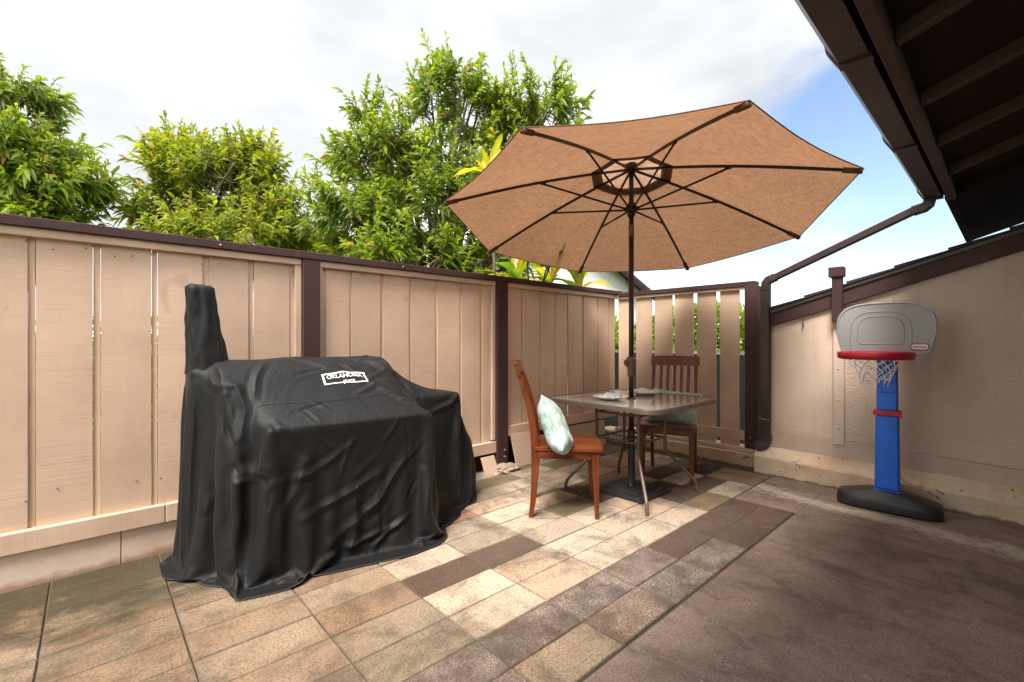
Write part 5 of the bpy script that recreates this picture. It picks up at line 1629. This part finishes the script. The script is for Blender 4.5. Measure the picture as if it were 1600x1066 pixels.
# chimney sleeve
vs = []; fs = []; nA = 48; nR = 26
for i in range(nR):
    t = i / (nR - 1)
    z = 0.985 + 0.435 * t
    cx_ = 0.452 + (0.412 - 0.452) * t; cy_ = 2.80
    rx = 0.098 + (0.060 - 0.098) * t ** 0.85; ry = 0.085 + (0.050 - 0.085) * t
    for a in range(nA):
        an = 2 * math.pi * a / nA
        w = 0.010 * noise.noise(Vector((math.cos(an) * 2.2, math.sin(an) * 2.2, t * 2.5))) + 0.003 * math.sin(an * 5 + 2 * t) * (1 - 0.6 * t) + 0.005 * noise.noise(Vector((math.cos(an) * 5, math.sin(an) * 5, t * 7)))
        zz = z
        if i == nR - 1: zz += 0.003 * math.sin(an * 2 + 0.6)
        vs.append((cx_ + (rx + w) * math.cos(an), cy_ + (ry + w) * math.sin(an), zz))
for s in (0.90, 0.60):
    for a in range(nA):
        an = 2 * math.pi * a / nA
        vs.append((0.412 + 0.052 * s * math.cos(an), 2.80 + 0.05 * s * math.sin(an), 1.424 + (0.010 if s > 0.7 else -0.006) + 0.003 * math.sin(an * 2 + 0.6) * s + (0.010 * math.sin(an * 7) * (1 - s))))
kk = nR + 2
for i in range(kk - 1):
    for a in range(nA): fs.append((i * nA + a, i * nA + (a + 1) % nA, (i + 1) * nA + (a + 1) % nA, (i + 1) * nA + a))
fs.append(tuple(range((kk - 1) * nA, kk * nA)))
mb = MB(); mb.add(vs, fs, True); slv = fpart(mb, 'chimney_sleeve', M['cover'], gr, GRB)
# printed emblem and lettering, laid on the cloth
def lay(me, origin, ux, uy, name, m, off=0.002):
    o3 = Vector(origin); dz = ux.cross(uy).normalized()
    bm = bmesh.new(); bm.from_mesh(me)
    bmesh.ops.subdivide_edges(bm, edges=[e for e in bm.edges if e.calc_length() > 0.012], cuts=3, use_grid_fill=True)
    for v in bm.verts:
        p = o3 + ux * v.co.x + uy * v.co.y
        h_ = bvh.ray_cast(p + dz * 0.15 - GRB, -dz)
        v.co = (h_[0] + dz * (off + v.co.z * 0)) if h_[0] else (p - GRB)
    bm.normal_update(); me2 = bpy.data.meshes.new(name); bm.to_mesh(me2); bm.free()
    return link_mesh(name, me2, m, gr)
def flat_poly(pts):
    bm = bmesh.new(); vv = [bm.verts.new((x, y, 0)) for x, y in pts]; bm.faces.new(vv); bmesh.ops.triangulate(bm, faces=bm.faces[:])
    for _ in range(2): bmesh.ops.subdivide_edges(bm, edges=[e for e in bm.edges if e.calc_length() > 0.012], cuts=1)
    me = bpy.data.meshes.new('p'); bm.to_mesh(me); bm.free(); return me
ux = Vector((1, 0, 0)); uy = Vector((0, 0.62, 0.78)).normalized()
OR = (1.07, 2.60, 0.915)
def frame_strip(outer, inner):
    n = len(outer); bm = bmesh.new()
    a = [bm.verts.new((x, y, 0)) for x, y in outer]; b = [bm.verts.new((x, y, 0)) for x, y in inner]
    for i in range(n): bm.faces.new((a[i], a[(i + 1) % n], b[(i + 1) % n], b[i]))
    me = bpy.data.meshes.new('p'); bm.to_mesh(me); bm.free(); return me
def ban(s):
    pts = []
    for i in range(17): u = i / 16 * 2 - 1; pts.append((u * 0.125 * s, (0.036 + 0.012 * (1 - u * u)) * (s if s == 1 else 0.80)))
    for i in range(17): u = 1 - i / 16 * 2; pts.append((u * 0.125 * s, -(0.038 - 0.008 * (1 - u * u)) * (s if s == 1 else 0.78)))
    return pts
lay(frame_strip(ban(1.0), ban(0.91)), OR, ux, uy, 'emblem_border', M['whitep'], 0.0030)
def flatten(me):
    bm = bmesh.new(); bm.from_mesh(me)
    for v in bm.verts: v.co.z = 0
    bmesh.ops.remove_doubles(bm, verts=bm.verts[:], dist=1e-6)
    bm.to_mesh(me); bm.free(); return me
def arc(me, k):
    for v in me.vertices: v.co.y += k * (1 - (v.co.x / 0.11) ** 2)
    return me
t1 = arc(flatten(text_mesh("OKLAHOMA", 0.036, 0.0)), 0.010)
for v in t1.vertices: v.co.y += 0.010
lay(t1, (OR[0], OR[1], OR[2]) , ux, uy, 'lettering', M['whitep'], 0.0034).name = 'lettering'
t2 = flatten(text_mesh("JOE'S", 0.031, 0.0)); off2 = Vector((0.02, 0, 0)) - uy * 0.021
lay(t2, Vector(OR) + off2, ux, uy, 'lettering', M['whitep'], 0.0034)

# ------------------------------------------------------------------ trees
def leaf_batch(pos, dirs, ups, L, W, droop, rs):
    """curved pointed leaves, six quads' worth each kept to four quads; returns V,F"""
    n = len(pos)
    side = np.cross(dirs, ups); side /= np.linalg.norm(side, axis=1, keepdims=True) + 1e-9
    nor = np.cross(side, dirs)
    ts_ = np.array([0.0, 0.33, 0.68, 1.0]); ws = np.array([0.15, 1.0, 0.78, 0.04])
    V = np.zeros((n, 8, 3))
    for i, (t, w) in enumerate(zip(ts_, ws)):
        c = pos + dirs * (L * t)[:, None] - np.array([0, 0, 1.0]) * (droop * L * t * t)[:, None]
        V[:, i * 2] = c + side * (W * w)[:, None] + nor * (W * w * 0.35)[:, None]
        V[:, i * 2 + 1] = c - side * (W * w)[:, None] + nor * (W * w * 0.35)[:, None]
    base = (np.arange(n) * 8)[:, None]
    F = np.concatenate([base + np.array([[0, 1, 3, 2]]) + 2 * i for i in range(3)], axis=0)
    return V.reshape(-1, 3), F
def tree(name, base, blobs, nshoot, seed, label, cat_, leafL, trunk_r, palette, shoot_len=0.42, nleaf=20, upb=0.9, limbs=7, extra=None, group=None):
    rs = np.random.RandomState(seed); r2 = random.Random(seed)
    root = empty(name, base, label=label, cat=cat_, group=group)
    B = np.array(base, float)
    blobs_ = [(np.array(c, float), np.array(r, float), w) for c, r, w in blobs]
    ws = np.array([w for _, _, w in blobs_]); ws = ws / ws.sum()
    # skeleton: trunk to each blob centre, limbs to points in blobs
    tb_ = MB(); nodes = []
    low = min(c[2] - r[2] for c, r, _ in blobs_)
    fork = B + np.array([0, 0, max(0.4, (low - B[2]) * 0.8)])
    tb_.tube(smooth_path([tuple(B * 0), tuple((fork - B) * 0.5 + np.array([0.05, 0.03, 0])), tuple(fork - B)], 4), [trunk_r * (1.15 - 0.35 * i / 8) for i in range(9)], 8)
    tb_.build('trunk', M['bark'], root)
    lb_ = MB()
    for c, r, w in blobs_:
        for q in range(limbs):
            v = rs.normal(size=3); v /= np.linalg.norm(v); v[2] = abs(v[2]) * 0.9 + 0.1
            e = c + v * r * rs.uniform(0.45, 0.9)
            mid = fork + (c - fork) * 0.55 + rs.normal(0, 0.10, 3)
            path = smooth_path([tuple(fork - B), tuple(mid - B), tuple((mid + e) / 2 + np.array([0, 0, 0.08]) - B), tuple(e - B)], 5)
            k = len(path); lb_.tube(path, [trunk_r * 0.55 * (1 - 0.85 * i / (k - 1)) + 0.004 for i in range(k)], 6)
            for p in path[4:]: nodes.append(np.array(p) + B)
    lb_.build('branches', M['bark'], root)
    nodes = np.array(nodes)
    P = []; D = []; U = []; LL = []; C = []; tw = []
    for s in range(nshoot):
        c, r, w = blobs_[rs.choice(len(blobs_), p=ws)]
        v = rs.normal(size=3); v /= np.linalg.norm(v)
        if v[2] < -0.3: v[2] *= -0.5
        rad = rs.uniform(0.35, 1.0) ** 0.45
        # clumpy outline
        cl_ = 1 + 0.30 * noise.noise(Vector(tuple(v * 2.3 + c)))
        p = c + v * r * rad * cl_
        if noise.noise(Vector(tuple(p * 2.1 + seed))) < -0.16 + 0.10 * rs.uniform(-1, 1): continue
        # shoots turn outward and upward
        d = v * 0.55 + np.array([0, 0, upb]) * (0.5 + 0.5 * max(0, v[2])) + rs.normal(0, 0.28, 3); d /= np.linalg.norm(d)
        sl = shoot_len * rs.uniform(0.6, 1.25) * (1.2 if rad > 0.9 else 0.9)
        st_ = p - d * sl * 0.6
        nd = nodes[np.argmin(((nodes - st_) ** 2).sum(1))]
        tw.append((nd, st_, p + d * sl * 0.4))
        nl = int(nleaf * rs.uniform(0.75, 1.2))
        perp = np.cross(d, [0.3, 0.5, 0.81]); perp /= np.linalg.norm(perp); q_ = np.cross(d, perp)
        tone = rs.uniform(0, 1); depth = rad
        hi = palette['hi']; lo = palette['lo']; mid = palette['mid']
        for l in range(nl):
            t = (l + 0.5) / nl; a = l * 2.4 + rs.uniform(-0.4, 0.4)
            o_ = perp * math.cos(a) + q_ * math.sin(a)
            pos = st_ + d * sl * (0.15 + 0.85 * t)
            ld = o_ * (0.95 - 0.45 * t) + d * (0.45 + 0.65 * t); ld /= np.linalg.norm(ld)
            P.append(pos); D.append(ld); U.append(d + rs.normal(0, 0.15, 3)); LL.append(leafL * rs.uniform(0.7, 1.15) * (1 - 0.25 * t))
            k = rs.uniform()
            if rs.uniform() < palette['orange']: cc = np.array(palette['oc']) * rs.uniform(0.7, 1.1)
            else:
                m_ = np.clip(0.25 + 0.5 * tone + 0.35 * t - 0.3 + rs.normal(0, 0.15), 0, 1)
                cc = np.array(lo) * (1 - m_) + np.array(hi) * m_
                if k < 0.3: cc = cc * 0.6 + np.array(mid) * 0.4
            C.append(cc)
    P = np.array(P) - B; D = np.array(D); U = np.array(U); LL = np.array(LL)
    V, F = leaf_batch(P, D, U, LL, LL * 0.145, rs.uniform(0.25, 0.85, len(LL)), rs)
    Cc = np.repeat(np.c_[np.array(C), np.ones(len(C))], 8, axis=0)
    o = fast_mesh('crown', V, F, M['leaf'], root, Cc, smooth=True); o['kind'] = 'stuff'
    mb = MB()
    for (a, b, e) in tw:
        m_ = (a + b) / 2 + np.array([0, 0, -0.03])
        mb.tube([tuple(a - B), tuple(m_ - B), tuple(b - B), tuple(e - B)], [0.009, 0.007, 0.005, 0.0025], 4, caps=False)
    o = mb.build('twigs', M['twig'], root); o['kind'] = 'stuff'
    return root
PALG = dict(hi=(0.37, 0.43, 0.035), lo=(0.10, 0.165, 0.025), mid=(0.11, 0.19, 0.025), orange=0.018, oc=(0.46, 0.24, 0.07))
PALY = dict(hi=(0.42, 0.43, 0.03), lo=(0.12, 0.18, 0.02), mid=(0.18, 0.22, 0.025), orange=0.05, oc=(0.50, 0.28, 0.09))
def at(px, py, depth):
    """a place given as bearing and distance from the viewpoint, for laying out the garden"""
    X_ = (px - 800) / 720 * depth; a = R(CAM_YAW)
    return (math.cos(a) * depth + math.sin(a) * X_, math.sin(a) * depth - math.cos(a) * X_, 1.15 + (533 - py) / 720 * depth)
def blob(px, py, d, rx, rz, w, ry=None): return (at(px, py, d), (rx, ry or rx, rz), w)
b0 = at(680, 500, 6.2)
tree('shrub_tree', (b0[0], b0[1], -0.42), [blob(690, 330, 6.2, 1.15, 1.0, 5), blob(600, 260, 6.0, 0.75, 0.75, 2.6), blob(700, 165, 6.3, 0.62, 0.62, 2.4), blob(840, 190, 6.4, 0.66, 0.60, 2.4), blob(765, 200, 6.5, 0.6, 0.6, 1.8), blob(560, 350, 5.7, 0.75, 0.62, 2.6), blob(800, 300, 6.3, 0.8, 0.8, 2.2), blob(650, 420, 5.6, 1.1, 0.5, 3.0), blob(770, 400, 5.8, 0.9, 0.5, 1.8), blob(575, 180, 6.1, 0.25, 0.38, 0.35)],
     1750, 11, 'tall leafy green tree rising behind the fence between the grill and the umbrella', 'tree', 0.165, 0.065, PALG)
b0 = at(340, 500, 6.0)
tree('shrub_tree', (b0[0], b0[1], -0.42), [blob(345, 300, 6.2, 0.88, 0.68, 4), blob(290, 255, 6.2, 0.45, 0.42, 1.2), blob(395, 262, 6.3, 0.38, 0.42, 1.1), blob(262, 345, 5.9, 0.42, 0.36, 1.4), blob(370, 380, 5.8, 1.0, 0.4, 2.6), blob(450, 345, 6.0, 0.45, 0.35, 1.2)],
     880, 23, 'round yellow green shrub tree behind the fence above the grill chimney', 'tree', 0.165, 0.05, PALY)
b0 = at(-10, 500, 5.0)
tree('shrub_tree', (b0[0], b0[1], -0.42), [blob(-5, 250, 5.0, 0.85, 0.75, 4), blob(60, 300, 5.0, 0.62, 0.45, 2.4), blob(20, 160, 5.1, 0.38, 0.42, 1.2), blob(105, 290, 5.1, 0.34, 0.26, 0.9), blob(-20, 370, 4.8, 0.9, 0.35, 1.6), blob(75, 345, 4.9, 0.36, 0.20, 0.8)],
     700, 31, 'leafy green tree cut off by the left edge of the photo', 'tree', 0.165, 0.05, PALG, upb=0.45)
# low dense shrub between the two
b0 = at(500, 500, 6.4)
tree('shrub', (b0[0], b0[1], -0.42), [blob(480, 390, 6.4, 0.75, 0.5, 3), blob(550, 400, 6.2, 0.6, 0.4, 2), blob(420, 400, 6.2, 0.5, 0.3, 1.2)],
     380, 41, 'low bright yellow green shrub filling the gap between the two taller trees', 'shrub', 0.12, 0.04, PALY, shoot_len=0.34)

# hedge seen through the gaps of the slatted fence
def hedge(name, x0, x1, y0, y1, z0, z1, n, seed, label):
    rs = np.random.RandomState(seed)
    P = np.c_[rs.uniform(x0, x1, n), rs.uniform(y0, y1, n), z0 + (z1 - z0) * rs.uniform(0, 1, n) ** 0.8]
    P[:, 2] += 0.25 * np.sin(P[:, 1] * 1.7) * (P[:, 2] - z0) / (z1 - z0)
    D = rs.normal(size=(n, 3)); D[:, 2] = np.abs(D[:, 2]); D /= np.linalg.norm(D, axis=1, keepdims=True)
    U = rs.normal(size=(n, 3)); LL = rs.uniform(0.12, 0.22, n)
    V, F = leaf_batch(P, D, U, LL, LL * 0.25, np.full(n, 0.2), rs)
    m_ = rs.uniform(0, 1, n)[:, None]; C = np.array([0.10, 0.16, 0.02]) * (1 - m_) + np.array([0.36, 0.42, 0.06]) * m_
    o = fast_mesh(name, V, F, M['leaf'], None, np.repeat(np.c_[C, np.ones(n)], 8, axis=0), smooth=True)
    tag(o, label, 'hedge')
hedge('hedge', 9.5, 10.8, 1.0, 11.0, -0.42, 1.75, 16000, 3, 'bright green hedge glimpsed through the gaps of the slatted fence')
hedge('hedge', -9.0, 9.3, 9.0, 10.2, -0.42, 1.45, 15000, 8, 'long low green hedge beyond the left fence, glimpsed through the cracks between its boards')
# dark railing beyond the slatted fence
rl = empty('dark_railing', (6.2, 3.4, -0.4), label='dark metal railing panel standing beyond the slatted fence, seen through its gaps', cat='railing')
mb = MB(); mb.box(6.2, 1.6, 0.97, 6.24, 5.0, 1.01); fpart(mb, 'top_rail', M['wire'], rl, (6.2, 3.4, -0.4))
mb = MB(); mb.box(6.21, 1.6, -0.40, 6.23, 5.0, 0.965); fpart(mb, 'infill_panel', M['dark_metal'], rl, (6.2, 3.4, -0.4))

# ------------------------------------------------------------------ broad-leaved plants over the fence
def ti_plant(base, heads, label, seed, nl=12, L=0.5, pal=None):
    rs = np.random.RandomState(seed)
    root = empty('ti_plant', base, label=label, cat='plant', group='broad leaved plants behind the fence')
    B = np.array(base)
    for h_ in heads:
        h_ = np.array(h_[:3]); mb = MB(); mb.tube(smooth_path([(0, 0, 0), tuple((h_ - B) * 0.5 + np.array([0.04, -0.03, 0])), tuple(h_ - B)], 4), 0.014, 6); mb.build('stem', M['bark'], root)
        for q in range(nl):
            a = q * 2.4 + rs.uniform(-0.3, 0.3); el = rs.uniform(0.15, 1.25)
            d = np.array([math.cos(a) * math.cos(el), math.sin(a) * math.cos(el), math.sin(el)])
            l = L * rs.uniform(0.7, 1.1); w = l * rs.uniform(0.085, 0.12)
            side = np.cross(d, [0, 0, 1.0]); side /= np.linalg.norm(side); nor = np.cross(side, d)
            dr = rs.uniform(0.15, 0.6) * (1.3 - el * 0.7)
            vs = []; fs = []; n = 9
            for i in range(n):
                t = i / (n - 1); ww = w * (math.sin(math.pi * min(1, t * 0.92 + 0.06)) ** 0.75) * (1 if t < 1 else 0.05)
                c = h_ - B + d * l * t - np.array([0, 0, 1]) * dr * l * t * t - np.array([0, 0, 0.12]) * (q / nl) * 0.8
                und = 0.010 * math.sin(t * 14 + q)
                for (s, k) in ((-1, 0.25), (0, 0), (1, 0.25)): vs.append(tuple(c + side * s * ww + nor * (k * ww + und * s)))
            for i in range(n - 1):
                for j in range(2): fs.append((i * 3 + j, i * 3 + j + 1, i * 3 + j + 4, i * 3 + j + 3))
            p = pal or [(0.50, 0.46, 0.03), (0.38, 0.42, 0.03), (0.20, 0.32, 0.03), (0.50, 0.36, 0.06)]
            base_c = np.array(p[rs.randint(len(p))])
            cols = []
            for i in range(n):
                for j in range(3):
                    c = base_c * (1.15 if j == 1 else 0.92)
                    if i > 6: c = c * 0.6 + np.array([0.35, 0.17, 0.04]) * 0.4
                    cols.append((*c, 1))
            o = fast_mesh('leaf', np.array(vs), np.array(fs), M['tileaf'], root, np.array(cols), smooth=True)
h1 = at(765, 268, 4.4); ti_plant((h1[0] + 0.05, h1[1], -0.42), [h1], 'tall yellow leaved plant peeping out left of the umbrella edge', 4, 12, 0.42, [(0.62, 0.52, 0.05), (0.66, 0.50, 0.16), (0.50, 0.50, 0.05)])
h2 = at(806, 432, 5.1); h3 = at(860, 438, 5.4); h4 = at(905, 446, 5.6)
ti_plant((h3[0], h3[1] + 0.1, -0.42), [h2, h3, h4], 'yellow and green broad leaved plant showing above the fence cap under the umbrella', 9, 15, 0.60)
# dry flower stalks of the same plant
mb = MB()
for (a, b, c) in ((at(826, 440, 4.9), at(824, 400, 4.6), at(829, 372, 4.3)), (at(848, 440, 4.9), at(862, 398, 4.6), at(884, 378, 4.3)), (at(850, 440, 4.9), at(866, 402, 4.6), at(880, 392, 4.35))):
    mb.tube(smooth_path([a, b, c], 5), [0.009] * 6 + [0.006, 0.010, 0.013, 0.008, 0.003], 5)
o = mb.build('dry_flower_stalk', M['bark']); tag(o, 'dried brown flower stalks rising from the yellow plant under the umbrella', 'plant')

# ------------------------------------------------------------------ neighbour's house
hs = at(930, 500, 13.0)
nh = empty('neighbour_house', (hs[0], hs[1], -0.42), R(CAM_YAW - 90 + 14), label='pale gabled house with dark roof edge beyond the fence corner', cat='house')
# local x to the right, local y away
mb = MB(); mb.prism([(-4.2, 0), (1.35, 0), (1.35, 3.05), (-1.2, 4.9), (-4.2, 3.05)], 'y', 0, 6); mb.build('wall', M['siding'], nh)
for x in np.arange(-3.9, 1.3, 0.6):
    zt = 3.0 + (1.85 * (1 - (x + 1.2) / 2.55) if x > -1.2 else 1.85 * (x + 4.2) / 3.0)
    mb = MB(); mb.box(x, -0.025, 0.1, x + 0.05, -0.001, zt); mb.build('batten', M['siding'], nh)
mb = MB(); mb.box(-4.2, -0.03, 3.0, 1.33, -0.026 + 0.002, 3.06); mb.build('belt_board', M['siding'], nh)
for s, (xa, za, xb, zb2) in enumerate((( -1.2, 4.92, 1.75, 2.78), (-1.2, 4.92, -4.7, 2.78))):
    mb = MB(); mb.prism([(xa, za), (xb, zb2), (xb, zb2 + 0.10), (xa, za + 0.12)], 'y', -0.35, 6.3); mb.build('roof', M['shingle'], nh)
    mb = MB(); mb.prism([(xa, za - 0.16), (xb, zb2 - 0.14), (xb, zb2 - 0.002), (xa, za - 0.002)], 'y', -0.38, -0.33); mb.build('barge_board', M['soffit'], nh)
